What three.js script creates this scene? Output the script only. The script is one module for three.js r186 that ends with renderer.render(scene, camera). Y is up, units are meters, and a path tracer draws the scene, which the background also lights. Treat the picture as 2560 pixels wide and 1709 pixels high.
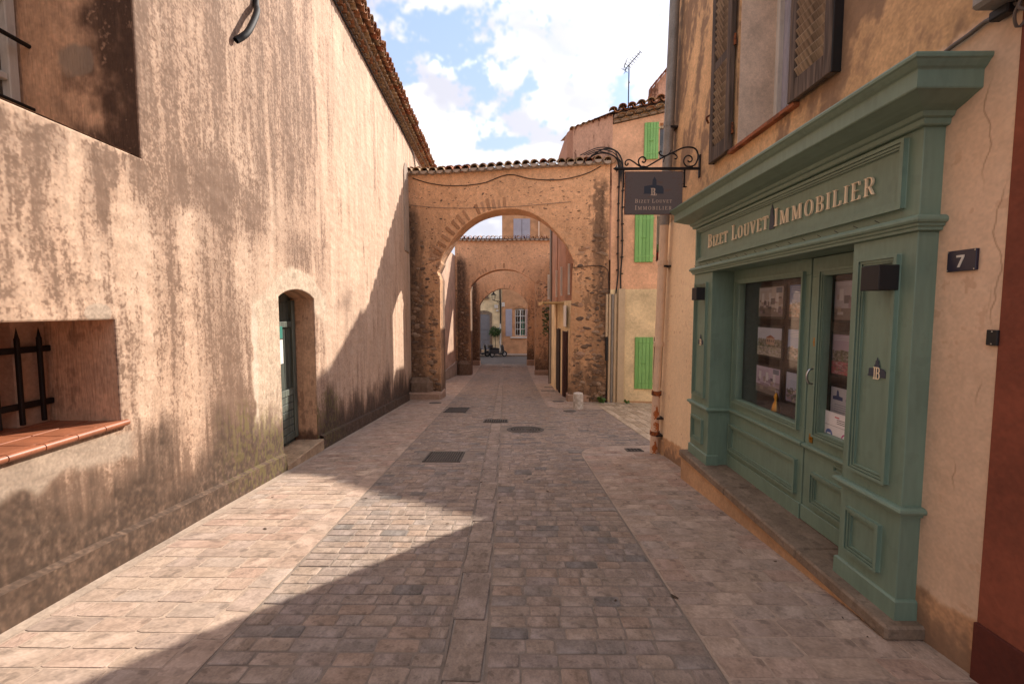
import * as THREE from 'three';
import { FontLoader } from 'three/addons/loaders/FontLoader.js';
import { TextGeometry } from 'three/addons/geometries/TextGeometry.js';
import { mergeGeometries } from 'three/addons/utils/BufferGeometryUtils.js';

// ---------------------------------------------------------------- camera, sky, sun, exposure
const scene = new THREE.Scene();
const camera = new THREE.PerspectiveCamera(73.81, 2560 / 1709, 0.05, 400);
camera.rotation.order = 'YXZ';
camera.position.set(0, 1.62, 0);
camera.rotation.set(-0.07062, 0.011394, 0);
const renderer = new THREE.WebGLRenderer({ antialias: true });
renderer.toneMapping = THREE.LinearToneMapping;
renderer.toneMappingExposure = 2.8;
renderer.shadowMap.enabled = true;
const SUN = new THREE.Vector3(0.655, 0.765, -0.718);        // towards the sun
const sun = new THREE.DirectionalLight(0xfff4e6, 2.85);
sun.target.position.set(0, 0, -8); sun.position.copy(SUN).multiplyScalar(40).add(sun.target.position);
sun.castShadow = true; sun.shadow.radius = 1.3;
Object.assign(sun.shadow.camera, { left: -25, right: 25, top: 25, bottom: -25, near: 1, far: 120 });
sun.shadow.mapSize.set(4096, 4096);
scene.add(sun, sun.target);

// ---------------------------------------------------------------- noise
let seed = 12345;
const rnd = () => { seed = (seed + 0x6D2B79F5) | 0; let t = Math.imul(seed ^ (seed >>> 15), 1 | seed); t = (t + Math.imul(t ^ (t >>> 7), 61 | t)) ^ t; return ((t ^ (t >>> 14)) >>> 0) / 4294967296; };
const rr = (a, b) => a + (b - a) * rnd();
const hash = (i, j, s) => { let h = (Math.imul(i, 374761393) + Math.imul(j, 668265263) + Math.imul(s, 974634777)) | 0; h = Math.imul(h ^ (h >>> 13), 1274126177); return ((h ^ (h >>> 16)) >>> 0) / 4294967296; };
const BIG = 1 << 20;
function vn(x, y, p, q, s) {
  const xi = Math.floor(x), yi = Math.floor(y); let fx = x - xi, fy = y - yi;
  fx = fx * fx * (3 - 2 * fx); fy = fy * fy * (3 - 2 * fy);
  const x0 = ((xi % p) + p) % p, x1 = (x0 + 1) % p, y0 = ((yi % q) + q) % q, y1 = (y0 + 1) % q;
  const a = hash(x0, y0, s), b = hash(x1, y0, s), c = hash(x0, y1, s), d = hash(x1, y1, s);
  return a + (b - a) * fx + (c - a) * fy + (a - b - c + d) * fx * fy;
}
function fbm(x, y, o, s, p = BIG, q = p) { let a = .5, t = 0, n = 0; for (let k = 0; k < o; k++) { t += a * vn(x, y, p, q, s + k * 7); n += a; x *= 2; y *= 2; p *= 2; q *= 2; a *= .5; } return t / n; }
const clamp = (v, a = 0, b = 1) => v < a ? a : v > b ? b : v;
const sst = (a, b, v) => { const t = clamp((v - a) / (b - a)); return t * t * (3 - 2 * t); };
const mix3 = (a, b, t) => [a[0] + (b[0] - a[0]) * t, a[1] + (b[1] - a[1]) * t, a[2] + (b[2] - a[2]) * t];

// ---------------------------------------------------------------- sky
{
  const W = 2048, H = 1024, data = new Float32Array(W * H * 4), R2D = 180 / Math.PI;
  for (let j = 0; j < H; j++) {
    const el = ((j + .5) / H - .5) * Math.PI, sy = Math.sin(el), cy = Math.cos(el);
    for (let i = 0; i < W; i++) {
      const ph = ((i + .5) / W - .5) * 2 * Math.PI;            // u = atan2(z, x) / 2pi + .5
      const dx = Math.cos(ph) * cy, dz = Math.sin(ph) * cy, dy = sy;
      const k = (j * W + i) * 4;
      const h = Math.max(dy, 0.02);
      let blue = mix3([.54, .65, .86], [.31, .44, .75], sst(0, .8, h));
      const px = dx / (h + .28), pz = dz / (h + .28);
      const w1 = fbm(px * 3 + 5, pz * 3 + 5, 4, 31) - .5, w2 = fbm(px * 3 + 50, pz * 3, 4, 57) - .5;
      const n = fbm(px * 2.6 + w1 * 1.2 + 20, pz * 2.6 + w2 * 1.2 + 20, 6, 3);
      const fine = fbm(px * 14 + w1 * 4, pz * 14 + w2 * 4, 5, 91);
      let cover = sst(.36, .50, n + (fine - .5) * .16);
      // openings in the cloud sheet above the roofs
      const az = Math.atan2(dx, -dz) * R2D, e = el * R2D;
      let hole = 0;
      for (const [ca, ce, ra, re, rot] of [[-9.0, 29, 5.4, 2.9, .2], [-4.4, 25.4, 4.6, 1.7, -.5], [1.6, 25.4, 2.6, 1.1, .3], [-14, 27, 3, 2, 0], [18.6, 25.6, 1.2, .5, 0], [-1.5, 19.5, 3, .7, .1], [38, 45, 9, 4, 0], [-50, 35, 12, 6, .3], [150, 40, 20, 7, 0]]) {
        const a = az - ca, b = e - ce, c = Math.cos(rot), s = Math.sin(rot), u = (a * c + b * s) / ra, v = (-a * s + b * c) / re;
        hole = Math.max(hole, 1.25 - Math.sqrt(u * u + v * v));
      }
      const nf = fbm(az * .32 + 40, e * .55 + 9, 5, 77), nf2 = fbm(az * 1.3 + 11, e * 2.0 + 3, 4, 45), nf3 = fbm(az * 3.4 + 5, e * 4.6 + 8, 4, 49);
      cover = Math.min(Math.max(cover, .86 + .14 * sst(.4, .7, n)), 1 - sst(.1, .66, hole + (nf - .5) * 1.9 + (nf2 - .5) * 1.0 + (nf3 - .5) * .6));
      if (dy < 0.05) cover = Math.max(cover, .9);
      const sh = fbm(px * 2.2 + 80, pz * 2.2 + w2, 5, 15);
      const sh2 = fbm(az * .16 + 7, e * .3 + 2, 4, 18), lum = 1 - .5 * sst(.34, .62, sh) - .5 * sst(.36, .62, sh2) - .2 * sst(.38, .66, fine);
      const cl = mix3([.60, .60, .68], [1.03, 1.02, 1.025], sst(.12, 1, lum));
      const gl = Math.max(0, (dx * SUN.x + dy * SUN.y + dz * SUN.z) / SUN.length()), glow = 1 + 1.5 * Math.pow(gl, 18) + .3 * Math.pow(gl, 5);   // brighter cloud round the sun
      const m = mix3(blue, cl, cover);
      const g = dy < 0 ? mix3(m, [.30, .24, .19], sst(0, -.12, dy)) : m;
      const q = .485 * glow; data[k] = g[0] * q; data[k + 1] = g[1] * q; data[k + 2] = g[2] * q; data[k + 3] = 1;
    }
  }
  const t = new THREE.DataTexture(data, W, H, THREE.RGBAFormat, THREE.FloatType);
  t.mapping = THREE.EquirectangularReflectionMapping; t.magFilter = t.minFilter = THREE.LinearFilter; t.needsUpdate = true;
  scene.background = t; scene.environment = t;
}

// ---------------------------------------------------------------- textures and materials
function tex(w, h, fn, srgb = true) {
  const d = new Uint8Array(w * h * 4);
  for (let j = 0; j < h; j++) for (let i = 0; i < w; i++) { const c = fn((i + .5) / w, (j + .5) / h), k = (j * w + i) * 4; d[k] = clamp(c[0], 0, 255); d[k + 1] = clamp(c[1], 0, 255); d[k + 2] = clamp(c[2], 0, 255); d[k + 3] = 255; }
  const t = new THREE.DataTexture(d, w, h, THREE.RGBAFormat); t.magFilter = THREE.LinearFilter; t.minFilter = THREE.LinearMipmapLinearFilter; t.generateMipmaps = true;
  t.wrapS = t.wrapT = THREE.RepeatWrapping; if (srgb) t.colorSpace = THREE.SRGBColorSpace; t.needsUpdate = true; return t;
}
const g3 = (v) => [v, v, v];
// tileable maps, each covers SZ metres
const T = {};
T.grain = tex(512, 512, (u, v) => g3(255 * clamp(.5 + (fbm(u * 12, v * 12, 5, 4, 12) - .5) * .7 + (fbm(u * 90, v * 90, 3, 9, 90) - .5) * .75)), false);       // relief, 2 m
T.rough = tex(512, 512, (u, v) => { const a = fbm(u * 9, v * 11, 5, 41, 9, 11), b = Math.abs(fbm(u * 16, v * 18, 4, 61, 16, 18) - .5) * 2; return g3(255 * clamp(.75 * a + .35 * b + (fbm(u * 100, v * 100, 2, 5, 100) - .5) * .25)); }, false);
T.mottle = tex(512, 512, (u, v) => { const a = fbm(u * 5, v * 5, 5, 14, 5), b = fbm(u * 40, v * 40, 3, 19, 40), c = fbm(u * 130, v * 130, 2, 23, 130); const q = 228 + (a - .5) * 60 + (b - .5) * 30 + (c - .5) * 26; return [q, q * .985, q * .965]; });
T.stone = tex(512, 512, (u, v) => { const a = fbm(u * 8, v * 8, 5, 114, 8), b = fbm(u * 60, v * 26, 4, 119, 60, 26), c = fbm(u * 150, v * 150, 2, 123, 150), d = sst(.62, .7, fbm(u * 30, v * 30, 4, 131, 30)); const q = 222 + (a - .5) * 80 + (b - .5) * 44 + (c - .5) * 36 - d * 24; return [q, q * (.985 + (a - .5) * .03), q * (.965 + (a - .5) * .08)]; });
T.streak = tex(512, 512, (u, v) => { const a = fbm(u * 26, v * 3, 5, 214, 26, 3), b = fbm(u * 5, v * 4, 4, 219, 5, 4), c = fbm(u * 120, v * 60, 2, 223, 120, 60); const d = sst(.55, .75, a * .55 + b * .5 + (c - .5) * .2); return mix3([226, 222, 216].map((x) => x + (c - .5) * 40 + (b - .5) * 40), [120, 106, 96], d); });
T.wood = tex(512, 512, (u, v) => { const a = fbm(u * 60 + 2 * fbm(u * 6, v * 3, 3, 3, 6, 3), v * 3, 4, 310, 60, 3), c = fbm(u * 200, v * 8, 2, 5, 200, 8), b = fbm(u * 4, v * 3, 3, 77, 4, 3); const q = 190 + (a - .5) * 130 + (c - .5) * 50 + (b - .5) * 60; return [q, q * .97, q * .93]; });
T.tile = tex(512, 512, (u, v) => { const a = fbm(u * 6, v * 6, 5, 410, 6), b = fbm(u * 50, v * 50, 3, 7, 50), d = sst(.53, .62, fbm(u * 9, v * 9, 5, 440, 9) + (b - .5) * .25); return mix3([215 + (a - .5) * 90, 205 + (a - .5) * 110, 195 + (a - .5) * 120].map((x) => x + (b - .5) * 50), [120, 115, 104], d * .5); });
T.rust = tex(256, 256, (u, v) => { const a = fbm(u * 6, v * 6, 5, 510, 6), b = fbm(u * 40, v * 40, 3, 7, 40); return mix3([150, 84, 44], [70, 40, 28], sst(.35, .65, a + (b - .5) * .4)); });
T.paint = tex(512, 512, (u, v) => { const a = fbm(u * 4, v * 4, 4, 610, 4), b = fbm(u * 90, v * 14, 3, 617, 90, 14), d = sst(.66, .74, fbm(u * 22, v * 22, 4, 631, 22)); const q = 236 + (a - .5) * 24 + (b - .5) * 22 - d * 7; return [q, q, q * .99]; });

function mat(o) {
  const { map, size = 2, bump, bs = .004, ...rest } = o;
  const m = new THREE.MeshStandardMaterial({ roughness: .92, ...rest });
  if (map) m.map = map; if (bump) { m.bumpMap = bump; m.bumpScale = bs; }
  m.userData.size = size; return m;
}
const M = {};
M.plainPlaster = mat({ color: 0xd6b39b, map: T.mottle, bump: T.grain, bs: .006 });
M.cream = mat({ color: 0xf2dfc4, map: T.mottle, bump: T.grain, bs: .004 });
M.yellow = mat({ color: 0xfae4ba, map: T.mottle, bump: T.grain, bs: .004 });
M.peach = mat({ color: 0xf4c3a0, map: T.mottle, bump: T.grain, bs: .008 });
M.pink = mat({ color: 0xe6baa2, map: T.streak, size: 3, bump: T.grain, bs: .006 });
M.terra = mat({ color: 0xb98a70, map: T.mottle, bump: T.grain, bs: .006 });
M.redwall = mat({ color: 0x92503a, map: T.mottle, bump: T.grain, bs: .004 });
M.redplinth = mat({ color: 0x61291a, map: T.mottle, bump: T.grain, bs: .004 });
M.orange = mat({ color: 0xd3a077, map: T.mottle, bump: T.grain, bs: .004 });
M.wallbase = mat({ color: 0xd2aa84, map: T.mottle, bump: T.grain, bs: .006 });
M.cement = mat({ color: 0xb3a192, map: T.mottle, bump: T.grain, bs: .006 });
M.mortar = mat({ color: 0xab9c90, map: T.mottle, size: 1, bump: T.rough, bs: .006 });
M.roadJoint = mat({ color: 0x93867b, map: T.mottle, size: 1, bump: T.rough, bs: .006 });
M.mortarPale = mat({ color: 0xb8a494, map: T.mottle, size: 1, bump: T.rough, bs: .006 });
M.asphalt = mat({ color: 0x6f6864, map: T.mottle, bump: T.grain, bs: .004 });
M.green = mat({ color: 0x7d9584, map: T.paint, size: 1.5, roughness: .5 });
M.shopStone = mat({ color: 0x93806e, map: T.stone, size: 1.2, bump: T.rough, bs: .006 });
M.step = mat({ color: 0xc8ab8c, map: T.stone, size: 1.2, bump: T.rough, bs: .005 });
M.black = mat({ color: 0x1c191a, roughness: .6 });
M.iron = mat({ color: 0x221d1d, roughness: .55, metalness: .4 });
M.bars = mat({ color: 0x27221f, roughness: .7, map: T.rust, size: .5 });
M.castIron = mat({ color: 0x67605a, roughness: .7, metalness: .25, map: T.mottle, size: .5 });
M.grateDark = mat({ color: 0x1c1917, roughness: .9 });
M.rust = mat({ map: T.rust, size: .5, roughness: .95 });
M.rustFlake = mat({ size: .5, roughness: .95, map: tex(256, 256, (u, v) => { const a = fbm(u * 6, v * 6, 5, 510, 6), b = fbm(u * 40, v * 40, 3, 7, 40), f = sst(.5, .56, fbm(u * 4, v * 3, 5, 530, 4, 3) + (b - .5) * .2); return mix3(mix3([176, 100, 52], [96, 56, 36], sst(.35, .65, a + (b - .5) * .4)), [216, 184, 158], f); }) });
M.zinc = mat({ color: 0x9a9692, roughness: .55, metalness: .3, map: T.mottle, size: .6 });
M.pipeCream = mat({ color: 0xf0d0b4, map: T.paint, size: .8, roughness: .6 });
M.conduit = mat({ color: 0xcdb495, map: T.paint, size: .8, roughness: .6 });
M.cable = mat({ color: 0x1d1b1d, roughness: .7 });
M.greyCable = mat({ color: 0x6b625c, roughness: .7 });
M.brass = mat({ color: 0xb98a3c, metalness: 1, roughness: .35 });
M.white = mat({ color: 0xe6e0d8, roughness: .6, map: T.paint, size: 1 });
M.windowWhite = mat({ color: 0xd9d2c8, roughness: .55, map: T.paint, size: 1 });
M.revealPale = mat({ color: 0xf6e0cc, map: T.mottle, size: 1 });
M.lavender = mat({ color: 0xb4b0bd, roughness: .7, map: T.paint, size: 1 });
M.greyDoor = mat({ color: 0x7f7c80, roughness: .6, map: T.paint, size: 1 });
M.brightGreen = mat({ color: 0x8cc676, roughness: .6, map: T.paint, size: 1.2 });
M.brightGreenB = mat({ color: 0x80ba6a, roughness: .6, map: T.paint, size: 1.2 });
M.oldWood = mat({ color: 0xa79684, map: T.wood, size: .9, bump: T.wood, bs: .003 });
M.oldWoodDark = mat({ color: 0x7a6a60, map: T.wood, size: .9, bump: T.wood, bs: .003 });
M.oldWoodPale = mat({ color: 0xb8a894, map: T.wood, size: .9, bump: T.wood, bs: .003 });
M.redWood = mat({ color: 0x9a6a4c, map: T.wood, size: .9 });
M.doorGreen = mat({ color: 0x78837b, map: T.wood, size: 1.3, roughness: .7 });
M.doorGreenDark = mat({ color: 0x5f6a63, map: T.wood, size: 1.3, roughness: .7 });
M.brownDoor = mat({ color: 0x3c2a22, map: T.wood, size: 1.3, roughness: .7 });
M.redDoor = mat({ color: 0x5b2c22, map: T.wood, size: 1.3, roughness: .7 });
M.canopy = mat({ color: 0xd8b885, map: T.paint, size: 1 });
M.tileRed = mat({ color: 0xb9744f, map: T.tile, size: .7, bump: T.grain, bs: .004 });
M.tileA = mat({ color: 0xc4906c, map: T.tile, size: .7, bump: T.grain, bs: .004 });
M.tileB = mat({ color: 0xb79a7a, map: T.tile, size: .7, bump: T.grain, bs: .004 });
M.tileC = mat({ color: 0x9a6347, map: T.tile, size: .7, bump: T.grain, bs: .004 });
M.tilePale = mat({ color: 0xd2b795, map: T.tile, size: .7, bump: T.grain, bs: .004 });
M.sillTile = mat({ color: 0xac6c4e, map: T.mottle, size: .5, roughness: .45 });
M.leaf = mat({ color: 0x4c6a2c, roughness: .7, side: THREE.DoubleSide });
M.leafDark = mat({ color: 0x35491f, roughness: .7, side: THREE.DoubleSide });
M.bark = mat({ color: 0x6b5742, map: T.wood, size: .5 });
M.shopInside = mat({ color: 0x6a605a, map: T.mottle, size: 1.5 });
M.inside = mat({ color: 0x94867a, map: T.mottle, size: 1.5 });
M.rubber = mat({ color: 0x161616, roughness: .9 });
M.scooterBlack = new THREE.MeshPhysicalMaterial({ color: 0x15151a, roughness: .35, clearcoat: .6 });
M.binGreen = mat({ color: 0x1f6a4c, roughness: .7 });
M.chrome = mat({ color: 0xb8b8b8, metalness: 1, roughness: .3 });
M.paper = mat({ color: 0xe7e3dc, roughness: .9 });
M.teal = mat({ color: 0x2f7a6c, roughness: .7 });
M.pot = mat({ color: 0x8e2f26, roughness: .7, map: T.mottle, size: .5 });
M.glass = new THREE.MeshPhysicalMaterial({ color: 0xffffff, roughness: .02, transmission: 1, thickness: 0, ior: 1.5 });

// ---------------------------------------------------------------- geometry helpers
function uvBox(g, size = 2, ou = 0, ov = 0) {                   // uv in metres by the face's direction
  if (g.index) { const n = g.toNonIndexed(); g.dispose(); g = n; }
  const p = g.attributes.position, n = g.attributes.normal, uv = new Float32Array(p.count * 2);
  const a = new THREE.Vector3(), b = new THREE.Vector3(), c = new THREE.Vector3();
  for (let i = 0; i < p.count; i += 3) {
    a.fromBufferAttribute(p, i); b.fromBufferAttribute(p, i + 1).sub(a); c.fromBufferAttribute(p, i + 2).sub(a); b.cross(c);
    const x = Math.abs(b.x), y = Math.abs(b.y), z = Math.abs(b.z);
    for (let k = 0; k < 3; k++) {
      const X = p.getX(i + k), Y = p.getY(i + k), Z = p.getZ(i + k); let u, v;
      if (y >= x && y >= z) { u = X; v = -Z; } else if (x >= z) { u = -Z; v = Y; } else { u = X; v = Y; }
      uv[(i + k) * 2] = u / size + ou; uv[(i + k) * 2 + 1] = v / size + ov;
    }
  }
  g.setAttribute('uv', new THREE.BufferAttribute(uv, 2)); if (!n) g.computeVertexNormals(); return g;
}
function box(x0, x1, y0, y1, z0, z1) { const g = new THREE.BoxGeometry(Math.abs(x1 - x0), Math.abs(y1 - y0), Math.abs(z1 - z0)); g.translate((x0 + x1) / 2, (y0 + y1) / 2, (z0 + z1) / 2); return g; }
function cbox(w, h, d, c) {                                    // chamfered box, centred
  const P = [], X = w / 2, Y = h / 2, Z = d / 2, x = X - c, y = Y - c, z = Z - c;
  const q = (a, b, e, f) => P.push(...a, ...b, ...e, ...a, ...e, ...f), t = (a, b, e) => P.push(...a, ...b, ...e);
  q([-x, -y, Z], [x, -y, Z], [x, y, Z], [-x, y, Z]); q([x, -y, -Z], [-x, -y, -Z], [-x, y, -Z], [x, y, -Z]);
  q([X, -y, z], [X, -y, -z], [X, y, -z], [X, y, z]); q([-X, -y, -z], [-X, -y, z], [-X, y, z], [-X, y, -z]);
  q([-x, Y, z], [x, Y, z], [x, Y, -z], [-x, Y, -z]); q([-x, -Y, -z], [x, -Y, -z], [x, -Y, z], [-x, -Y, z]);
  for (const s of [1, -1]) for (const r of [1, -1]) {
    const o = (f, ...v) => s * r > 0 ? f(...v) : f(...v.reverse());
    o(q, [s * X, r * y, z], [s * X, r * y, -z], [s * x, r * Y, -z], [s * x, r * Y, z]);
    o(q, [-x, s * Y, r * z], [-x, s * y, r * Z], [x, s * y, r * Z], [x, s * Y, r * z]);
    o(q, [s * x, -y, r * Z], [s * X, -y, r * z], [s * X, y, r * z], [s * x, y, r * Z]);
    for (const e of [1, -1]) { const v = [[s * X, r * y, e * z], [s * x, r * Y, e * z], [s * x, r * y, e * Z]]; (s * r * e > 0 ? t(...v) : t(v[2], v[1], v[0])); }
  }
  const g = new THREE.BufferGeometry(); g.setAttribute('position', new THREE.Float32BufferAttribute(P, 3)); g.computeVertexNormals(); return g;
}
function cb(x0, x1, y0, y1, z0, z1, c = .004) { const g = cbox(Math.abs(x1 - x0), Math.abs(y1 - y0), Math.abs(z1 - z0), c); g.translate((x0 + x1) / 2, (y0 + y1) / 2, (z0 + z1) / 2); return g; }
function tube(pts, r, seg = 6, n) { const c = new THREE.CatmullRomCurve3(pts.map((p) => new THREE.Vector3(...p)), false, 'centripetal'); return new THREE.TubeGeometry(c, n || Math.max(4, (pts.length - 1) * 5), r, seg, false); }
function cyl(a, b, r, seg = 12, r2 = r) { const A = new THREE.Vector3(...a), B = new THREE.Vector3(...b), g = new THREE.CylinderGeometry(r2, r, A.distanceTo(B), seg); g.applyQuaternion(new THREE.Quaternion().setFromUnitVectors(new THREE.Vector3(0, 1, 0), B.clone().sub(A).normalize())); const c = A.add(B).multiplyScalar(.5); g.translate(c.x, c.y, c.z); return g; }
const taken = {};
const numbered = (n) => { const k = taken[n] = (taken[n] ?? -1) + 1; return k ? `${n}_${String(k).padStart(3, '0')}` : n; };
const world = (o) => { const v = new THREE.Vector3(); for (; o && o !== scene; o = o.parent) v.add(o.position); return v; };
function join(g) { if (!Array.isArray(g)) return g; return mergeGeometries(g.map((x) => { let y = x.index ? x.toNonIndexed() : x; if (!y.attributes.normal) y.computeVertexNormals(); const z = new THREE.BufferGeometry(); z.setAttribute('position', y.attributes.position); z.setAttribute('normal', y.attributes.normal); if (x.attributes.uv) z.setAttribute('uv', y.attributes.uv); else z.setAttribute('uv', new THREE.BufferAttribute(new Float32Array(y.attributes.position.count * 2), 2)); return z; })); }
// a mesh built in world coordinates, hung under parent
function add(name, g, m, parent = scene, keepUv = false) {
  g = join(g); if (!keepUv) g = uvBox(g, m.userData.size || 2, hash(name.length, 3, 5), 0);
  const o = new THREE.Mesh(g, m); o.castShadow = o.receiveShadow = true;
  if (parent === scene) o.name = numbered(name); else { o.name = name; o.position.sub(world(parent)); }
  parent.add(o); return o;
}
// shared geometry placed by position and turn
function place(name, g, m, parent, pos, quat, scale) {
  const o = new THREE.Mesh(g, m); o.name = name; o.castShadow = o.receiveShadow = true; o.position.set(...pos).sub(world(parent));
  if (quat) o.quaternion.copy(quat); if (scale) o.scale.set(...scale); parent.add(o); return o;
}
function tag(o, label, category, group, kind) { o.userData = { ...o.userData, label }; if (category) o.userData.category = category; if (group) o.userData.group = group; if (kind) o.userData.kind = kind; return o; }
function thing(name, label, category, base = [0, 0, 0], group) { const o = new THREE.Group(); o.name = numbered(name); o.position.set(...base); scene.add(o); return tag(o, label, category, group); }
const struct = (o, label) => { o.userData.kind = 'structure'; if (label) o.userData.label = label; return o; };
const basis = (t, n) => { const T_ = new THREE.Vector3(...t).normalize(), N = new THREE.Vector3(...n).normalize(), U = new THREE.Vector3().crossVectors(N, T_).normalize(); return new THREE.Quaternion().setFromRotationMatrix(new THREE.Matrix4().makeBasis(T_, U, N)); };
const pick = (a) => a[Math.floor(rnd() * a.length)];

// ---------------------------------------------------------------- lie of the land
const PROF = [[12, .157 + 1.08], [0, .157], [-13.5, -1.058], [-25.4, -2.04], [-34.3, -2.58], [-43, -2.72], [-80, -2.9]];
function gy(z) { for (let i = 0; i < PROF.length - 1; i++) { const [a, b] = PROF[i], [c, d] = PROF[i + 1]; if (z >= c) return b + (d - b) * (z - a) / (c - a); } return -2.9; }
const gslope = (z) => (gy(z + .05) - gy(z - .05)) / .1;
const xg = (z) => -.19 + .026 * z, xl = (z) => -1.38 + .04 * z;           // z is negative ahead
function xr(z) {
  const Z = -z;
  if (Z < 6.15) return .945 - .006 * Z; if (Z < 6.95) { const t = (6.95 - Z) / .8; return 1.95 - 1.042 * Math.pow(1 - Math.pow(1 - t, 2.6), 1 / 2.6); }
  if (Z < 11.2) return 2.14; if (Z < 11.75) return .82 + 1.3 * Math.pow((11.75 - Z) / .55, 2.2); return .8 - .002 * Z;
}
const LW = (z) => -2.61 + .045 * z;                                        // left wall
// one big sheet below everything
{
  const P = [], I = []; const zs = [30, 12, 6, 0, -6.75, -13.5, -19, -25.4, -30, -34.3, -43, -80, -200];
  zs.forEach((z) => { for (const x of [-200, 200]) P.push(x, gy(z) - .03, z); });
  for (let i = 0; i < zs.length - 1; i++) I.push(i * 2, i * 2 + 1, i * 2 + 2, i * 2 + 1, i * 2 + 3, i * 2 + 2);
  const g = new THREE.BufferGeometry(); g.setAttribute('position', new THREE.Float32BufferAttribute(P, 3)); g.setIndex(I); g.computeVertexNormals();
  struct(add('ground', g, M.mortar), 'ground below the paving');
}

// ---------------------------------------------------------------- paving, stone by stone
camera.updateMatrixWorld(); camera.aspect = 2560 / 1709; camera.updateProjectionMatrix();
const VP = new THREE.Matrix4().multiplyMatrices(camera.projectionMatrix, camera.matrixWorld.clone().invert());
const inView = (x, y, z) => { const v = new THREE.Vector4(x, y, z, 1).applyMatrix4(VP); return v.w > 0 && Math.abs(v.x) < v.w * 1.04 && Math.abs(v.y) < v.w * 1.04; };
function settGeo(k, rim, soft) {
  const c = .045 + .04 * hash(k, 1, 1), j = (i, s) => (hash(k, i, s) - .5) * .05;
  const ring = [[-.5 + c, -.5], [.5 - c, -.5], [.5, -.5 + c], [.5, .5 - c], [.5 - c, .5], [-.5 + c, .5], [-.5, .5 - c], [-.5, -.5 + c]].map(([x, z], i) => [x + j(i, 3), z + j(i, 4)]);
  const P = [], U = [], ou = hash(k, 5, 5), ov = hash(k, 6, 5);
  const top = ring.map(([x, z], i) => [x * (1 - rim), -.0015 * hash(k, i, 9), z * (1 - rim * 1.3)]);
  const mid = ring.map(([x, z], i) => [x, -soft - .002 * hash(k, i, 8), z]), bot = ring.map(([x, z]) => [x, -.035, z]);
  const tri = (a, b, d) => { for (const v of [a, b, d]) { P.push(...v); U.push(v[0] * .16 + ou, v[2] * .1 + v[1] + ov); } };
  for (let i = 0; i < 8; i++) { const n = (i + 1) % 8; tri(bot[i], mid[i], mid[n]); tri(bot[i], mid[n], bot[n]); tri(mid[i], top[i], top[n]); tri(mid[i], top[n], mid[n]); }
  for (let i = 1; i < 7; i++) tri(top[0], top[i + 1], top[i]);
  const g = new THREE.BufferGeometry(); g.setAttribute('position', new THREE.Float32BufferAttribute(P, 3)); g.setAttribute('uv', new THREE.Float32BufferAttribute(U, 2)); g.computeVertexNormals();
  // soften: average the normals of the rim with up
  const n = g.attributes.normal; for (let i = 0; i < n.count; i++) { const v = new THREE.Vector3(n.getX(i), n.getY(i), n.getZ(i)); if (v.y > .1 && v.y < .995) { v.y += .5; v.normalize(); n.setXYZ(i, v.x, v.y, v.z); } }
  return g;
}
const settG = Array.from({ length: 10 }, (_, k) => settGeo(k, .06, .004)), flagG = Array.from({ length: 10 }, (_, k) => settGeo(k + 40, .015, .0016));
const stoneMat = (hex) => mat({ color: hex, map: T.stone, size: 1, bump: T.rough, bs: .003 });
const roadTint = [0xaa998c, 0xa6958a, 0xad9b8d, 0xa4958d, 0xa9998e, 0xb29f90, 0x9c9088, 0xad9787, 0x8d8580, 0xb09d8f, 0xa99b92, 0xa79588, 0xab998d, 0xa4948a].map((h) => [h, stoneMat(h)]);
const walkTint = [0xbea898, 0xb9a495, 0xc1ab9a, 0xba9f8f, 0xc4ae9d, 0xb4a093, 0xbea696, 0xb9a79a].map((h) => [h, stoneMat(h)]);
const laneTint = [0xd2c0a8, 0xc8b59c, 0xdac8b0].map((h) => [h, stoneMat(h)]);
const slabMats = [0xaa998c, 0xa6968b, 0xad9c8f, 0xa5958b].map(stoneMat);
const bakedStone = mat({ color: 0xffffff, map: T.stone, size: 1, vertexColors: true });
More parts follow.
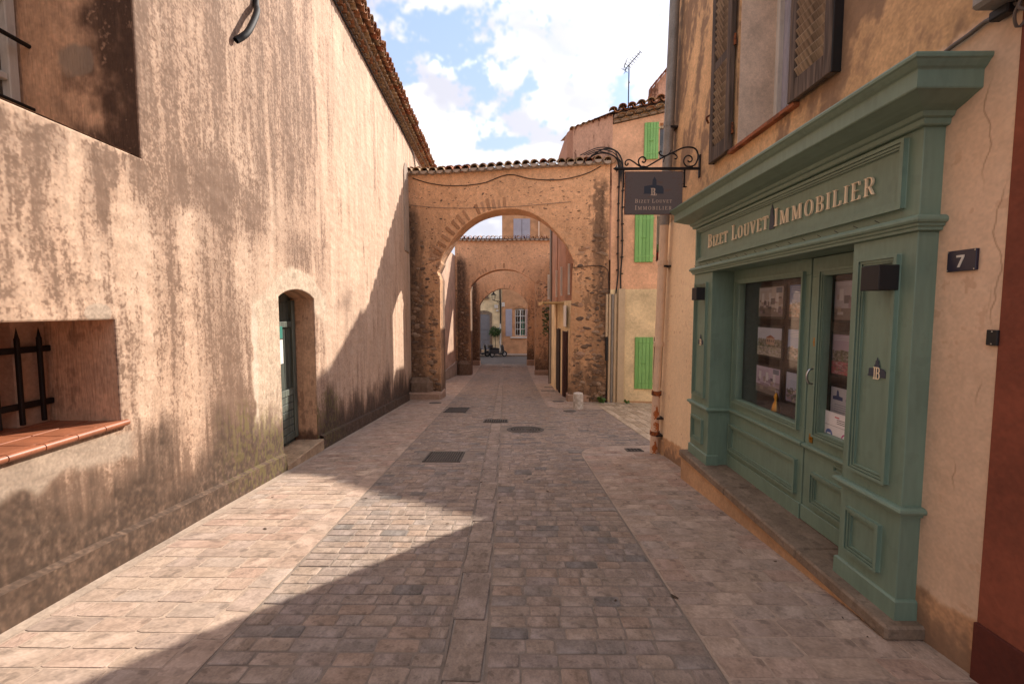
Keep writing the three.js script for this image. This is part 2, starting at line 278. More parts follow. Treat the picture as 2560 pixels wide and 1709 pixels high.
function layStones(parent, list, geos, tints, name, massName, nMax = 300) {
  const q = new THREE.Quaternion(), e = new THREE.Euler(), m4 = new THREE.Matrix4(), v = new THREE.Vector3();
  for (const s of list) s.see = inView(s.x, s.y, s.z) ? s.w * s.d * Math.abs(1.62 - s.y) / Math.pow(s.x * s.x + s.z * s.z + 2, 1.5) : 0;
  list.sort((a, b) => b.see - a.see);
  const P = [], N = [], U = [], C = [], col = new THREE.Color();
  list.forEach((s, i) => {
    const k = Math.floor(rnd() * geos.length), [hex, m] = s.tint ? s.tint : pick(tints), sl = Math.atan(gslope(s.z));
    const wb = geos === flagG ? .003 : .007; e.set(-sl + rr(-wb, wb), (s.turn || 0) + rr(-.012, .012), rr(-wb, wb)); q.setFromEuler(e);
    const y = s.y + (geos === flagG ? rr(-.0012, .001) : rr(-.0025, .002));
    if (i < nMax && s.see > 0) { const o = place(name, geos[k], m, parent, [s.x, y, s.z], q, [s.w, 1, s.d]); return; }
    m4.compose(new THREE.Vector3(s.x, y, s.z), q, new THREE.Vector3(s.w, 1, s.d)); col.set(hex);
    const g = geos[k], p = g.attributes.position, n = g.attributes.normal, u = g.attributes.uv, from = s.z < -12 ? 16 * 3 : 0;   // far stones: leave out the hidden flanks
    for (let j = 0; j < p.count; j++) {
      if (s.z < -12 && j < 96 && (j % 12) < 6) continue;
      v.fromBufferAttribute(p, j).applyMatrix4(m4); P.push(v.x, v.y, v.z); v.fromBufferAttribute(n, j).applyQuaternion(q); N.push(v.x, v.y, v.z);
      U.push(u.getX(j) + s.x * .3, u.getY(j)); C.push(col.r, col.g, col.b);
    }
  });
  const g = new THREE.BufferGeometry();
  g.setAttribute('position', new THREE.Float32BufferAttribute(P, 3)); g.setAttribute('normal', new THREE.Float32BufferAttribute(N, 3)); g.setAttribute('uv', new THREE.Float32BufferAttribute(U, 2)); g.setAttribute('color', new THREE.Float32BufferAttribute(C, 3));
  const o = add(massName, g, bakedStone, parent, true); o.userData.kind = 'stuff';
}
function strip(name, fa, fb, z0, z1, dy, m, parent = scene, step = .45) {  // a sheet between two edge curves
  const P = [], I = []; let n = 0; const N = Math.ceil((z0 - z1) / step);
  for (let i = 0; i <= N; i++) { const z = z0 + (z1 - z0) * i / N; P.push(fa(z), gy(z) + dy, z, fb(z), gy(z) + dy, z); if (i) I.push(n - 2, n - 1, n, n - 1, n + 1, n); n += 2; }
  const g = new THREE.BufferGeometry(); g.setAttribute('position', new THREE.Float32BufferAttribute(P, 3)); g.setIndex(I); g.computeVertexNormals(); return add(name, g, m, parent);
}
const ENDZ = -35.2;
const blockers = [];                                            // metal covers set in the paving
const covered = (x, z, w, d) => blockers.some(([bx, bz, bw, bd]) => Math.abs(x - bx) < (w + bw) / 2 - .012 && Math.abs(z - bz) < (d + bd) / 2 - .012);
blockers.push([-1.48, -11.05, .62, 1.0], [-1.0, -6.12, .56, .62], [.155, -8.3, .72, .72], [-.44, -9.3, .54, .42]);
// carriageway
{
  const road = struct(strip('street', xl, (z) => xg(z) - .094, 1, ENDZ, -.0055, M.roadJoint), 'sett paved lane running down to the arches'); strip('joint_bed', (z) => xg(z) + .094, xr, 1, ENDZ, -.0055, M.roadJoint, road);
  const list = [];
  for (let z = -.6; z > ENDZ;) {
    const d = z < -22 ? rr(.13, .16) : rr(.098, .125), zc = z - d / 2, g = gutterHalf(zc);
    const runs = [[xl(zc) + .012, xg(zc) - g - .012], [xg(zc) + g + .012, xr(zc) - .01]];
    if (zc < -9.1 && zc > -9.52) { runs[0][1] = -.71; runs[1][0] = -.17; }
    for (const [a, b] of runs) {
      let x = a;
      while (x < b - .02) {
        let w = zc < -22 ? rr(.2, .3) : rr(.13, .225); if (b - x - w < .09) w = b - x;
        if (!covered(x + w / 2, zc, w, d)) list.push({ x: x + w / 2, z: zc, y: gy(zc), w: w - .010, d: d - .010 });
        x += w;
      }
    }
    z -= d;
  }
  layStones(road, list, settG, roadTint, 'sett', 'far_setts');
  // drain channel of long slabs down the middle
  const gut = struct(strip('drain_channel', (z) => xg(z) - gutterHalf(z), (z) => xg(z) + gutterHalf(z), 1, ENDZ, -.014, M.mortar), 'shallow drain channel of long stone slabs');
  for (let z = -.9, i = 0; z > ENDZ + .4; i++) {
    const L = z < -18 ? 1.1 : rr(.42, .62), zc = z - L / 2;
    if (!(zc < -8.85 && zc > -9.75)) {
      const q = new THREE.Quaternion().setFromEuler(new THREE.Euler(-Math.atan(gslope(zc)), -.026, 0));
      const sg = uvBox(cbox(gutterHalf(zc) * 2 - .008, .04, L - .01, .005), 1, i * .37, i * .21); sg.translate(0, -.02, 0); place('channel_slab', sg, pick(slabMats), gut, [xg(zc) + rr(-.003, .003), gy(zc) - .003 + rr(-.003, .002), zc], q);
    }
    z -= L;
  }
}
function gutterHalf(z) { return .092; }
// left pavement
{
  const pav = struct(strip('pavement', (z) => z > -14 ? LW(z) - .02 : -3.4, xl, 1, ENDZ, -.0032, M.mortarPale), 'pale brick paving along the stained left wall');
  const list = [];
  for (let z = -.6; z > -14.2;) { const L = rr(.24, .36); list.push({ x: xl(z - L / 2) - .085, z: z - L / 2, y: gy(z - L / 2), w: L - .012, d: .155, turn: Math.PI / 2 - .04 }); z -= L; }
  for (let z = -.6, r = 0; z > ENDZ; r++) {
    const d = z < -14 ? .2 : rr(.125, .15), zc = z - d / 2, b = xl(zc) - (zc > -14.2 ? .172 : .01), a = (zc > -14 ? LW(zc) : -3.35) + .14;
    for (let x = b; x > a + .02;) { let w = rr(.2, .34); if (x - w < a + .1) w = x - a; list.push({ x: x - w / 2, z: zc, y: gy(zc), w: w - .011, d: d - .011 }); x -= w; }
    z -= d;
  }
  layStones(pav, list, flagG, walkTint, 'paving_brick', 'far_paving_bricks');
  strip('cement_fillet', (z) => LW(z) - .03, (z) => LW(z) + .13 + .03 * (fbm(z * 3, 1, 3, 5) - .5), -.4, -13.2, -.001, M.cement, pav, .12);
}
// right pavement by the shop, then the far right one beyond the side lane
{
  const pav = struct(strip('pavement', xr, () => 2.12, 1, -6.96, -.0032, M.mortarPale, scene, .1), 'brick paving in front of the green shopfront');
  const list = [];
  for (let z = -.6; z > -6.9;) {
    const d = rr(.125, .16), zc = z - d / 2, a = xr(zc) + .01, b = 2.03;
    for (let x = a; x < b - .02;) { let w = rr(.18, .32); if (x + w > b - .09) w = b - x; if (!(zc < -6.4 && x + w > 1.58 && x < 1.86)) list.push({ x: x + w / 2, z: zc, y: gy(zc), w: w - .011, d: d - .011 }); x += w; }
    z -= d;
  }
  layStones(pav, list, flagG, walkTint, 'paving_brick', 'far_paving_bricks');
  const p2 = struct(strip('pavement', xr, () => 2.7, -11.25, ENDZ, -.007, M.mortarPale, scene, .1), 'far paving on the right below the arches'), l2 = [];
  for (let z = -11.5; z > ENDZ;) { const d = .19, zc = z - d / 2; for (let x = xr(zc) + .01; x < 1.62;) { const w = rr(.24, .36); l2.push({ x: x + w / 2, z: zc, y: gy(zc) + .002, w: w - .01, d: d - .01 }); x += w; } z -= d; }
  layStones(p2, l2, flagG, walkTint, 'paving_brick', 'far_paving_bricks', 120);
  const lane = struct(strip('side_lane', () => 2.145, () => 9, -6.4, -12.9, -.008, M.mortarPale), 'side lane between the shop and the peach house'), l3 = [];
  for (let x = 2.15; x < 7.5;) { const w = rr(.16, .2); for (let z = -6.6; z > -12.8;) { const d = rr(.3, .5); l3.push({ x: x + w / 2, z: z - d / 2, y: gy(z - d / 2), w: w - .012, d: d - .012 }); z -= d; } x += w; }
  layStones(lane, l3, flagG, laneTint, 'lane_slab', 'far_lane_slabs', 120);
}
// cross road and the pavement of the far house
struct(strip('cross_road', () => -14, () => 14, ENDZ, -42.4, -.012, M.asphalt, scene, 2), 'grey cross road beyond the last arch');
{
  const kp = struct(add('far_pavement', box(-14, 14, -2.9, gy(-42.5) + .1, -42.4, -44.2), M.mortarPale), 'kerbed pavement below the far houses');
  for (let x = -8; x < 8; x += 1) add('kerb_stone', cb(x + .005, x + .995, -2.95, gy(-42.4) + .115, -42.3, -42.46, .012), M.shopStone, kp);
}

{
  const G = []; for (let i = 0; i < 45; i++) { const z = -rr(1.9, 12), x = rr(-2.5, 1.85), k = rr(.006, .02); G.push(new THREE.PlaneGeometry(k * rr(1, 3), k).rotateX(-Math.PI / 2 + rr(-.3, .3)).rotateY(rr(0, 6)).translate(x, gy(z) + .004, z)); }
  for (let i = 0; i < 16; i++) { const z = -rr(2, 6), k = rr(.004, .01); G.push(new THREE.PlaneGeometry(k * rr(1, 3), k).rotateX(-Math.PI / 2 + rr(-.3, .3)).rotateY(rr(0, 6)).translate(1.8 + rr(-.05, .05), gy(z) + .004, z)); }
  const l = add('litter', G, mat({ color: 0x4a3a2c, side: THREE.DoubleSide })); tag(l, 'specks of dry leaf litter on the paving', null, null, 'stuff');
}
// ---------------------------------------------------------------- metal covers
const slopeQ = (z) => new THREE.Quaternion().setFromEuler(new THREE.Euler(-Math.atan(gslope(z)), 0, 0));
function grate(x, z, w, d, label, nx, nz, group) {             // rectangular grate with bars
  const t = thing('drain_grate', label, 'grate', [x, gy(z), z], group); t.quaternion.copy(slopeQ(z));
  const loc = (n, g, m) => { const o = new THREE.Mesh(uvBox(join(g), m.userData.size), m); o.name = n; o.castShadow = o.receiveShadow = true; t.add(o); return o; };
  loc('pit', box(-w / 2, w / 2, -.03, -.001, -d / 2, d / 2), M.grateDark);
  const f = .022; loc('frame', [box(-w / 2, w / 2, -.02, .006, -d / 2, -d / 2 + f), box(-w / 2, w / 2, -.02, .006, d / 2 - f, d / 2), box(-w / 2, -w / 2 + f, -.02, .006, -d / 2 + f, d / 2 - f), box(w / 2 - f, w / 2, -.02, .006, -d / 2 + f, d / 2 - f)], M.castIron);
  for (let i = 1; i < nx; i++) { const X = -w / 2 + f + (w - 2 * f) * i / nx; loc('bar', box(X - .007, X + .007, -.02, .005, -d / 2 + f, d / 2 - f), M.castIron); }
  for (let i = 1; i < nz; i++) { const Z = -d / 2 + f + (d - 2 * f) * i / nz; loc('cross_bar', box(-w / 2 + f, w / 2 - f, -.02, .0045, Z - .008, Z + .008), M.castIron); }
  return t;
}
grate(-1.0, -6.12, .5, .57, 'iron drain grate set in the setts nearest the camera', 14, 12, 'drain grates');
grate(-1.48, -11.05, .54, .95, 'long iron drain grate by the left pavement before the arch', 14, 4, 'drain grates');
grate(-.44, -9.3, .5, .36, 'small drain grate with square holes across the channel', 10, 4, 'drain grates');
grate(1.72, -6.58, .24, .2, 'small dark grate at the foot of the downpipe', 4, 2, 'drain grates');
{
  const t = thing('manhole_cover', 'large round cast iron manhole cover in the setts', 'manhole cover', [.155, gy(-8.3), -8.3]); t.quaternion.copy(slopeQ(-8.3));
  const loc = (n, g, m) => { const o = new THREE.Mesh(uvBox(join(g), m.userData.size), m); o.name = n; o.castShadow = o.receiveShadow = true; t.add(o); };
  loc('frame', new THREE.LatheGeometry([[.30, -.03], [.30, .002], [.345, .004], [.35, -.03]].map((a) => new THREE.Vector2(...a)), 40), M.castIron);
  loc('lid', new THREE.CylinderGeometry(.294, .294, .03, 40).translate(0, -.018, 0), M.castIron);
  const st = []; for (let r = 0; r < 5; r++) for (let i = 0; i < 6 + r * 6; i++) { const a = i / (6 + r * 6) * 6.283, R = .05 + r * .052; st.push(new THREE.BoxGeometry(.03, .006, .014).rotateY(-a).translate(Math.cos(a) * R, 0, Math.sin(a) * R)); }
  loc('tread_pattern', st, M.castIron);
}
[[-2.28, -12.5, .17, 'round'], [1.19, -12.95, .17, 'round'], [1.27, -10.85, .15, 'round'], [1.3, -17.6, .3, 'flat'], [1.1, -16.2, .3, 'flat'], [-1.35, -29, .3, 'flat'], [-.75, -32.5, .4, 'flat']].forEach(([x, z, r, k], i) => {
  const g = k === 'round' ? new THREE.CylinderGeometry(r, r, .02, 28) : new THREE.BoxGeometry(r * 1.6, .02, r * .8);
  const o = add('access_cover', g.applyQuaternion(slopeQ(z)).translate(x, gy(z) + .0005, z), M.castIron);
  tag(o, ['small round cover in front of the left arch pier', 'round cover in the far right paving beside the arch pier', 'round cover in the setts beside the stone bollard', 'first narrow cover in the right paving beyond the arch', 'second narrow cover in the right paving under the arch', 'narrow cover in the left setts between the far arches', 'narrow cover in the channel by the last arch'][i], 'cover', 'small covers in the paving');
});

// ---------------------------------------------------------------- barrel tiles
function canal(len, r0, r1, down = false, seg = 7, th = .014) {     // half pipe along z from 0 (wide or front end) to -len, crown up
  const P = [], N0 = [], q = (a, b, c, d) => P.push(...a, ...b, ...c, ...a, ...c, ...d);
  const pt = (r, a, z) => [Math.cos(a) * r, (down ? -1 : 1) * Math.sin(a) * r, z];
  const Q = down ? (a, b, c, d) => q(d, c, b, a) : q;
  for (let i = 0; i < seg; i++) {
    const a = Math.PI * i / seg, b = Math.PI * (i + 1) / seg, R0 = r0, R1 = r1, I0 = r0 - th, I1 = r1 - th;
    Q(pt(R0, a, 0), pt(R1, a, -len), pt(R1, b, -len), pt(R0, b, 0)); Q(pt(I0, a, 0), pt(I0, b, 0), pt(I1, b, -len), pt(I1, a, -len));
    Q(pt(R0, a, 0), pt(R0, b, 0), pt(I0, b, 0), pt(I0, a, 0));
  }
  const g = new THREE.BufferGeometry(); g.setAttribute('position', new THREE.Float32BufferAttribute(P, 3)); g.computeVertexNormals();
  // smooth round the pipe
  const n = g.attributes.normal, p = g.attributes.position;
  for (let i = 0; i < p.count; i++) if (Math.abs(n.getZ(i)) < .5) { const s = Math.sign(n.getX(i) * p.getX(i) + n.getY(i) * p.getY(i)), l = Math.hypot(p.getX(i), p.getY(i)); n.setXYZ(i, s * p.getX(i) / l, s * p.getY(i) / l, 0); }
  return uvBox(g, .7);
}
const coverG = [0, 1, 2].map((k) => { const g = canal(.46, .092, .074); const u = g.attributes.uv; for (let i = 0; i < u.count; i++) u.setXY(i, u.getX(i) + k * .37, u.getY(i) + k * .21); return g; });
const channelG = canal(.46, .085, .075, true), gableG = canal(.3, .085, .085), shortG = canal(.24, .088, .084);
const tileMats = [M.tileA, M.tileA, M.tileB, M.tileC, M.tileRed];
// rows of tile ends under an eave and the eave's own tiles. P: start, t: along, n: outwards
function eave(parent, P, t, n, len, y, step, opt = {}) {
  const q = basis(t, n), at = (a, o, yy) => [P[0] + t[0] * a + n[0] * o, yy, P[2] + t[2] * a + n[2] * o], rise = opt.rise || 0;
  const rows = opt.rows ?? 2, ms = opt.mats || tileMats;
  for (let r = 0; r < rows; r++) for (let a = step / 2; a < len; a += step)
    place('eave_tile', gableG, pick(opt.under || [M.tileB, M.tilePale, M.tileA, M.tileB]), parent, at(a + (r % 2) * step / 2 + rr(-.01, .01), .11 + r * .12 + rr(-.012, .012), y + r * .105 + rise * a + .0), q, [step / .17, .92, 1]);
  const tilt = new THREE.Quaternion().setFromAxisAngle(new THREE.Vector3(1, 0, 0), .28), o = .11 + (rows - 1) * .12 + (opt.out ?? .14), yr = y + rows * .105 + .035;
  for (let a = 0; a < len; a += step) {
    const qq = q.clone().multiply(tilt).multiply(new THREE.Quaternion().setFromEuler(new THREE.Euler(rr(-.03, .03), rr(-.03, .03), rr(-.05, .05))));
    place('roof_tile', pick(coverG), pick(ms), parent, at(a, o + rr(-.025, .025), yr + rise * a + rr(-.008, .008) - .0), qq, [step / .195, 1, 1]);
    place('roof_tile', pick(coverG), pick(ms), parent, at(a + rr(-.01, .01), o - .36, yr + .098 + .02 + rise * a), qq, [step / .195, 1, 1]);
    place('channel_tile', channelG, pick(ms), parent, at(a + step / 2, o - .03, yr + .035 + rise * a), q.clone().multiply(tilt), [step / .195, 1, 1]);
  }
  return { o, yr };
}

// ---------------------------------------------------------------- left building: stained plaster, door, recesses
const LT = new THREE.Vector3(-.045, 0, -1).normalize(), LN = new THREE.Vector3(1, 0, -.045).normalize();
const LM = new THREE.Matrix4().makeBasis(LT, new THREE.Vector3(0, 1, 0), LN).setPosition(-2.61, 0, 0);
const L2 = (g) => join(g).applyMatrix4(LM);
const WS0 = 1.2, WS1 = 15.6, WY0 = -1.5, WY1 = 6.8;
function wallTint(s, y) {
  const ground = .157 - .09 * s, h = y - ground;
  const streak = fbm(s * 10 + fbm(s * 2, y * 2, 2, 8) * 1.2, y * .9, 5, 21), thin = fbm(s * 34, y * 2.2, 4, 24), patch = fbm(s * .9 + 3, y * .75 + 7, 4, 33);
  const speck = fbm(s * 30, y * 17, 4, 51), grit = fbm(s * 95, y * 80, 2, 64), big = fbm(s * 2.6, y * 1.5, 4, 71);
  // how much grime each stretch of the wall carries
  const hair = fbm(s * 80 + fbm(s * 3, y * 3, 2, 3) * 3, y * 5, 3, 59);
  const iso = fbm(s * 42, y * 34, 4, 62);
  let w = .2 + .24 * sst(8.8, 5.4, s) + .2 * sst(2.0, 3.2, y) * sst(7.4, 5.8, s) * sst(3.0, 3.5, s);
  const spot = (cs, cy, rs, ry, k) => { const u = (s - cs) / rs, v = (y - cy) / ry; w += k * sst(1.25, .3, Math.sqrt(u * u + v * v) + (big - .5) * 1.2 + (streak - .5) * .6); };
  spot(4.12, 2.78, .55, .3, .4); spot(4.78, 2.62, .45, .34, .36); spot(6.1, 2.38, .6, .34, .4); spot(4.3, 1.75, .36, 1.2, .34); spot(3.66, 1.95, .22, .95, .3); spot(4.55, .95, .36, .8, .34); spot(3.5, 2.5, .3, .3, .25);
  spot(3.62, 4.2, .34, 1.6, .24); spot(5.25, 3.4, .55, 1.2, .2); spot(6.3, 4.3, .6, 1.3, .12); spot(5.0, .1, .5, .5, .3); spot(4.4, 4.4, .45, 1.3, .18); spot(2.6, 1.3, .5, .5, -.12); spot(7.6, 2.4, 1, 1.5, -.1);
  if (s < 3.45) { const d = 2.72 - y - (streak - .5) * .9 - (big - .5) * .3; w += .5 * sst(.5, .06, d) * sst(-.02, .03, 2.70 - y + (iso - .5) * .1); }
  const foot = sst(1.05, .36, h + (big - .5) * .95 + (thin - .5) * .5 + (iso - .5) * .35) * (s > 6.7 ? 1.1 : 1);
  w += .75 * foot;
  const dust = fbm(s * 85, y * 78, 2, 66), film = sst(.0, 1.15, w + (streak - .5) * 1.05 + (patch - .5) * 1.0 + (big - .5) * .7 + (thin - .5) * .6 + (speck - .5) * .15 + (iso - .5) * .35 + (dust - .5) * .3);
  const crust0 = sst(-.14, .62, film - .52 + (iso - .5) * .75 + (speck - .5) * .35 + (hair - .5) * .55 + (dust - .5) * 1.0), crust = crust0 + foot * (.62 + .3 * (dust - .5) + .3 * (hair - .5)) * (1 - crust0);
  // plaster itself
  const v = (patch - .5) * .2 + (thin - .5) * .16 + (grit - .5) * .24 + (big - .5) * .12 + (iso - .5) * .14;
  let c = mix3([194, 164, 140], [201, 170, 145], patch).map((x) => x * (1 + v));
  c = mix3(c, [214, 186, 162].map((x) => x * (1 + v * .7)), .55 * sst(.5, .7, fbm(s * 4.4 + 9, y * 1.3, 4, 81) + (speck - .5) * .3));   // pale washed stretches
  c = mix3(c, [150, 120, 99].map((x) => x * (1 + v + (dust - .5) * .55 + (iso - .5) * .25)), film * .72);
  c = mix3(c, mix3([86, 65, 51], [118, 92, 74], speck * .5 + dust * .5), crust * (.78 + .16 * foot));
  c = mix3(c, [60, 45, 34], .85 * sst(.25, 1.15, foot * .8 + (iso - .5) * .9 + (thin - .5) * .3) * foot);
  // green growth near the foot by the door
  const moss = sst(.6, .3, Math.abs(h - .34) + (big - .5) * .5) * sst(1.0, .3, Math.min(Math.abs(s - 4.95), Math.abs(s - 6.75))) * sst(.46, .62, speck + (thin - .5) * .5);
  c = mix3(c, [104, 94, 50], moss * .6);
  // pale cement repairs round the door
  const e = (fbm(s * 6, y * 5, 4, 95) - .5) * .28;
  let rep = sst(.03, -.03, Math.abs(s - 5.13) - .33 + e * .7) * sst(.12, .3, y + e) * sst(1.95, 1.75, y + e * .6 - (s - 5.2) * .3);
  rep = Math.max(rep, sst(.04, -.03, Math.abs(Math.hypot((s - 5.97) / 1.25, y - 1.2) - .76) - .17 + e * .5) * sst(1.3, 1.65, y));
  c = mix3(c, [192, 170, 147].map((x) => x * (1 + (grit - .5) * .3 + (speck - .5) * .26 + (patch - .5) * .2 + (iso - .5) * .15)), rep * .92 * (1 - .75 * foot));
  const run = sst(.03, -.02, Math.abs(s - 4.86) - .035 + e * .35) * sst(.35, .5, y) * sst(1.75, 1.5, y); c = mix3(c, [206, 188, 168].map((x) => x * (1 + (grit - .5) * .2)), run * .8);
  // grey cement patches by the low recess
  const rp2 = sst(.04, -.02, Math.hypot((s - 2.95) / .17, (y - 1.6) / .1) - .6 + e) + sst(.05, -.03, Math.abs(y - .71 - (3.1 - s) * .0) - .08 + e * .7) * sst(3.25, 3.1, s);
  c = mix3(c, [168, 150, 132].map((x) => x * (1 + (grit - .5) * .3)), clamp(rp2) * .8);
  return c;
}
T.leftWall = tex(2048, 1184, (u, v) => wallTint(WS0 + u * (WS1 - WS0), WY0 + v * (WY1 - WY0)));
T.leftWall.wrapS = THREE.MirroredRepeatWrapping;
M.leftWall = mat({ map: T.leftWall, bump: T.grain, bs: .02 });
T.reveal = tex(256, 1536, (u, v) => {                            // u: depth 0 to .92 m, v: height -.6 to 5.4 m
  const d = u * .92, y = v * 6 - .6, a = fbm(d * 9, y * 7, 5, 701), b = fbm(d * 50, y * 40, 3, 705), st = fbm(d * 14, y * 2, 4, 709), c0 = [202, 163, 132].map((x) => x * (1 + (a - .5) * .3 + (b - .5) * .2));
  let D = y > 2.6 ? sst(.5, .12, d + (a - .5) * .5 + (st - .5) * .25) * sst(.3, .5, a * .6 + b * .4 + .12) : .5 * sst(.55, .68, a * .6 + st * .4 + (b - .5) * .2);
  if (y < 1.95 && y > -.5) D = Math.max(D * .8, .8 * sst(.12, .0, y + .22 + (a - .5) * .3));
  let c = mix3(c0, mix3([62, 44, 34], [84, 62, 48], b), clamp(D) * .92);
  c = mix3(c, [150, 134, 118], .8 * sst(.13, .09, Math.hypot((d - .42) / 1.1, y - 3.42) + (a - .5) * .12));
  return c;
});
M.reveal = mat({ map: T.reveal, bump: T.grain, bs: .008 });
function wallUv(g, depthU = 1) {                                  // local s, y, depth -> wall texture
  const p = g.attributes.position, uv = new Float32Array(p.count * 2);
  const a = new THREE.Vector3(), b = new THREE.Vector3(), c = new THREE.Vector3();
  for (let i = 0; i < p.count; i += 3) {
    a.fromBufferAttribute(p, i); b.fromBufferAttribute(p, i + 1).sub(a); c.fromBufferAttribute(p, i + 2).sub(a); b.cross(c).normalize();
    for (let k = 0; k < 3; k++) { const s = p.getX(i + k), y = p.getY(i + k), z = p.getZ(i + k); const S = Math.abs(b.x) > .6 ? s - z * depthU : s, Y = Math.abs(b.y) > .6 ? y - z : y; uv[(i + k) * 2] = (S - WS0) / (WS1 - WS0); uv[(i + k) * 2 + 1] = (Y - WY0) / (WY1 - WY0); }
  }
  g.setAttribute('uv', new THREE.BufferAttribute(uv, 2)); return g;
}
const leftHouse = thing('plaster_building', 'long stained beige plaster building with tiled eave on the left', 'building', [-2.61, gy(-5), -5]);
const lp = (n, g, m, parent = leftHouse) => add(n, L2(g), m, parent);
{
  const sh = new THREE.Shape(); sh.moveTo(-1.6, 0); sh.lineTo(-1.6, 6.62); sh.lineTo(18.6, 6.62); sh.lineTo(18.6, -1.9); sh.lineTo(13, -1.3); sh.lineTo(-1.6, -.3); sh.closePath();
  const rect = (s0, s1, y0, y1) => { const h = new THREE.Path(); h.moveTo(s0, y0); h.lineTo(s1, y0); h.lineTo(s1, y1); h.lineTo(s0, y1); h.closePath(); sh.holes.push(h); };
  rect(1.9, 3.4, 2.73, 5.4); rect(1.7, 3.085, .835, 1.552);
  const d = new THREE.Path(); d.moveTo(5.44, -.28); d.lineTo(6.5, -.28); d.lineTo(6.5, 1.775); d.quadraticCurveTo(6.3, 1.875, 5.97, 1.885); d.quadraticCurveTo(5.64, 1.875, 5.44, 1.775); d.closePath(); sh.holes.push(d);
  let g = new THREE.ExtrudeGeometry(sh, { depth: .9, bevelEnabled: true, bevelSize: .012, bevelThickness: .012, bevelSegments: 2, bevelOffset: -.012, curveSegments: 8 }).translate(0, 0, -.912).toNonIndexed();
  g.computeVertexNormals();
  const F = [], Q = []; { const p = g.attributes.position, n = g.attributes.normal; for (let i = 0; i < p.count; i += 3) { const o = Math.abs(n.getZ(i)) < .3 && p.getX(i) > 1 && p.getX(i) < 7 ? Q : F; for (let k = 0; k < 3; k++) o.push(p.getX(i + k), p.getY(i + k), p.getZ(i + k)); } }
  const mk = (a) => { const q = new THREE.BufferGeometry(); q.setAttribute('position', new THREE.Float32BufferAttribute(a, 3)); q.computeVertexNormals(); return q; };
  g = wallUv(mk(F)); add('wall', g.applyMatrix4(LM), M.leftWall, leftHouse, true);
  for (const test of [(s, y) => s < 4 && y > 2.2, (s, y) => s < 4 && y < 2.2, (s) => s > 4]) { const part = []; for (let i = 0; i < Q.length; i += 9) if (test(Q[i], Q[i + 1])) part.push(...Q.slice(i, i + 9)); g = mk(part); { const p = g.attributes.position, n = g.attributes.normal, uv = new Float32Array(p.count * 2); for (let i = 0; i < p.count; i++) { uv[i * 2] = -p.getZ(i) / .92 * .98 + .01; uv[i * 2 + 1] = (Math.abs(n.getY(i)) > .6 ? p.getY(i) + (p.getX(i) % 1) * .3 : p.getY(i)) / 6 + .1; } g.setAttribute('uv', new THREE.BufferAttribute(uv, 2)); }
  add('reveal', g.applyMatrix4(LM), M.reveal, leftHouse, true); }
  // low plinth course with a weathered top edge, either side of the door
  for (const [a, b] of [[-1.58, 5.4], [6.56, 13.15]]) {
    const n = Math.round((b - a) / .4), P = [], G = [];
    for (let i = 0; i < n; i++) { const s0 = a + (b - a) * i / n, s1 = a + (b - a) * (i + 1) / n, t = (s) => .157 - .09 * s + .205 + .012 * (fbm(s * 2, 1, 3, 6) - .5); const o = (s) => .05 + .012 * fbm(s * 3, 4, 2, 9);
      const v = [[s0, t(s0) - .6, o(s0)], [s1, t(s1) - .6, o(s1)], [s1, t(s1) - .012, o(s1)], [s0, t(s0) - .012, o(s0)], [s1, t(s1) + .006, -.004], [s0, t(s0) + .006, -.004]];
      for (const k of [0, 1, 2, 0, 2, 3, 3, 2, 4, 3, 4, 5]) P.push(...v[k]); }
    g = new THREE.BufferGeometry(); g.setAttribute('position', new THREE.Float32BufferAttribute(P, 3)); g.computeVertexNormals(); wallUv(g);
    add('plinth', g.applyMatrix4(LM), M.leftWall, leftHouse, true);
  }
  // inner walls closing the recesses
  const back = (s0, s1, y0, y1, z) => box(s0, s1, y0, y1, z - .05, z);
  // upper recess: sloped ledge, timber window, round bars
  {
    const P = [[1.9, 2.735, 0], [3.399, 2.735, 0], [3.399, 2.80, -.8], [1.9, 2.80, -.8]]; g = new THREE.BufferGeometry(); g.setAttribute('position', new THREE.Float32BufferAttribute([0, 1, 2, 0, 2, 3].flatMap((k) => P[k]), 3)); g.computeVertexNormals(); wallUv(g);
    add('ledge', g.applyMatrix4(LM), M.leftWall, leftHouse, true);
    const w = lp('window', [box(1.9, 3.38, 2.8, 5.4, -.853, -.848)], M.glass); w.userData.label = 'dark barred window deep in the upper recess';
    for (const [a, b] of [[3.31, 3.38], [2.93, 3.0], [2.5, 2.57]]) lp('frame', cb(a, b, 2.81, 5.4, -.86, -.80, .006), M.windowWhite, w);
    for (const y of [2.81, 3.22, 3.75, 4.3]) lp('glazing_bar', cb(1.9, 3.31, y, y + .05, -.86, -.81, .006), M.windowWhite, w);
    for (const y of [3.06, 3.5, 3.95]) lp('bar', cyl([1.9, y, -.74], [3.43, y, -.74], .016, 8), M.bars, w);
  }
  // low recess: plank shutter, iron bars, terracotta sill
  {
    const w = lp('window', [back(1.7, 3.1, .8, 1.6, -.62)], M.redWood); w.userData.label = 'low barred window recess with plank shutter and terracotta sill';
    for (let s = 1.72; s < 2.86; s += .1) lp('plank', cb(s, s + .095, .87, 1.552, -.62, -.585, .006), M.redWood, w);
    lp('jamb', [cb(2.87, 3.085, .84, 1.552, -.62, -.47, .008)], M.plainPlaster, w);
    for (const y of [1.0, 1.36]) lp('bar', cb(1.7, 3.09, y - .02, y + .02, -.47, -.44, .004), M.bars, w);
    for (const s of [2.3, 2.44, 2.58, 2.72, 2.86, 3.0]) { lp('bar', [cb(s - .012, s + .012, .88, 1.44, -.445, -.42, .004), new THREE.ConeGeometry(.016, .07, 4).translate(s, 1.475, -.432)], M.bars, w); }
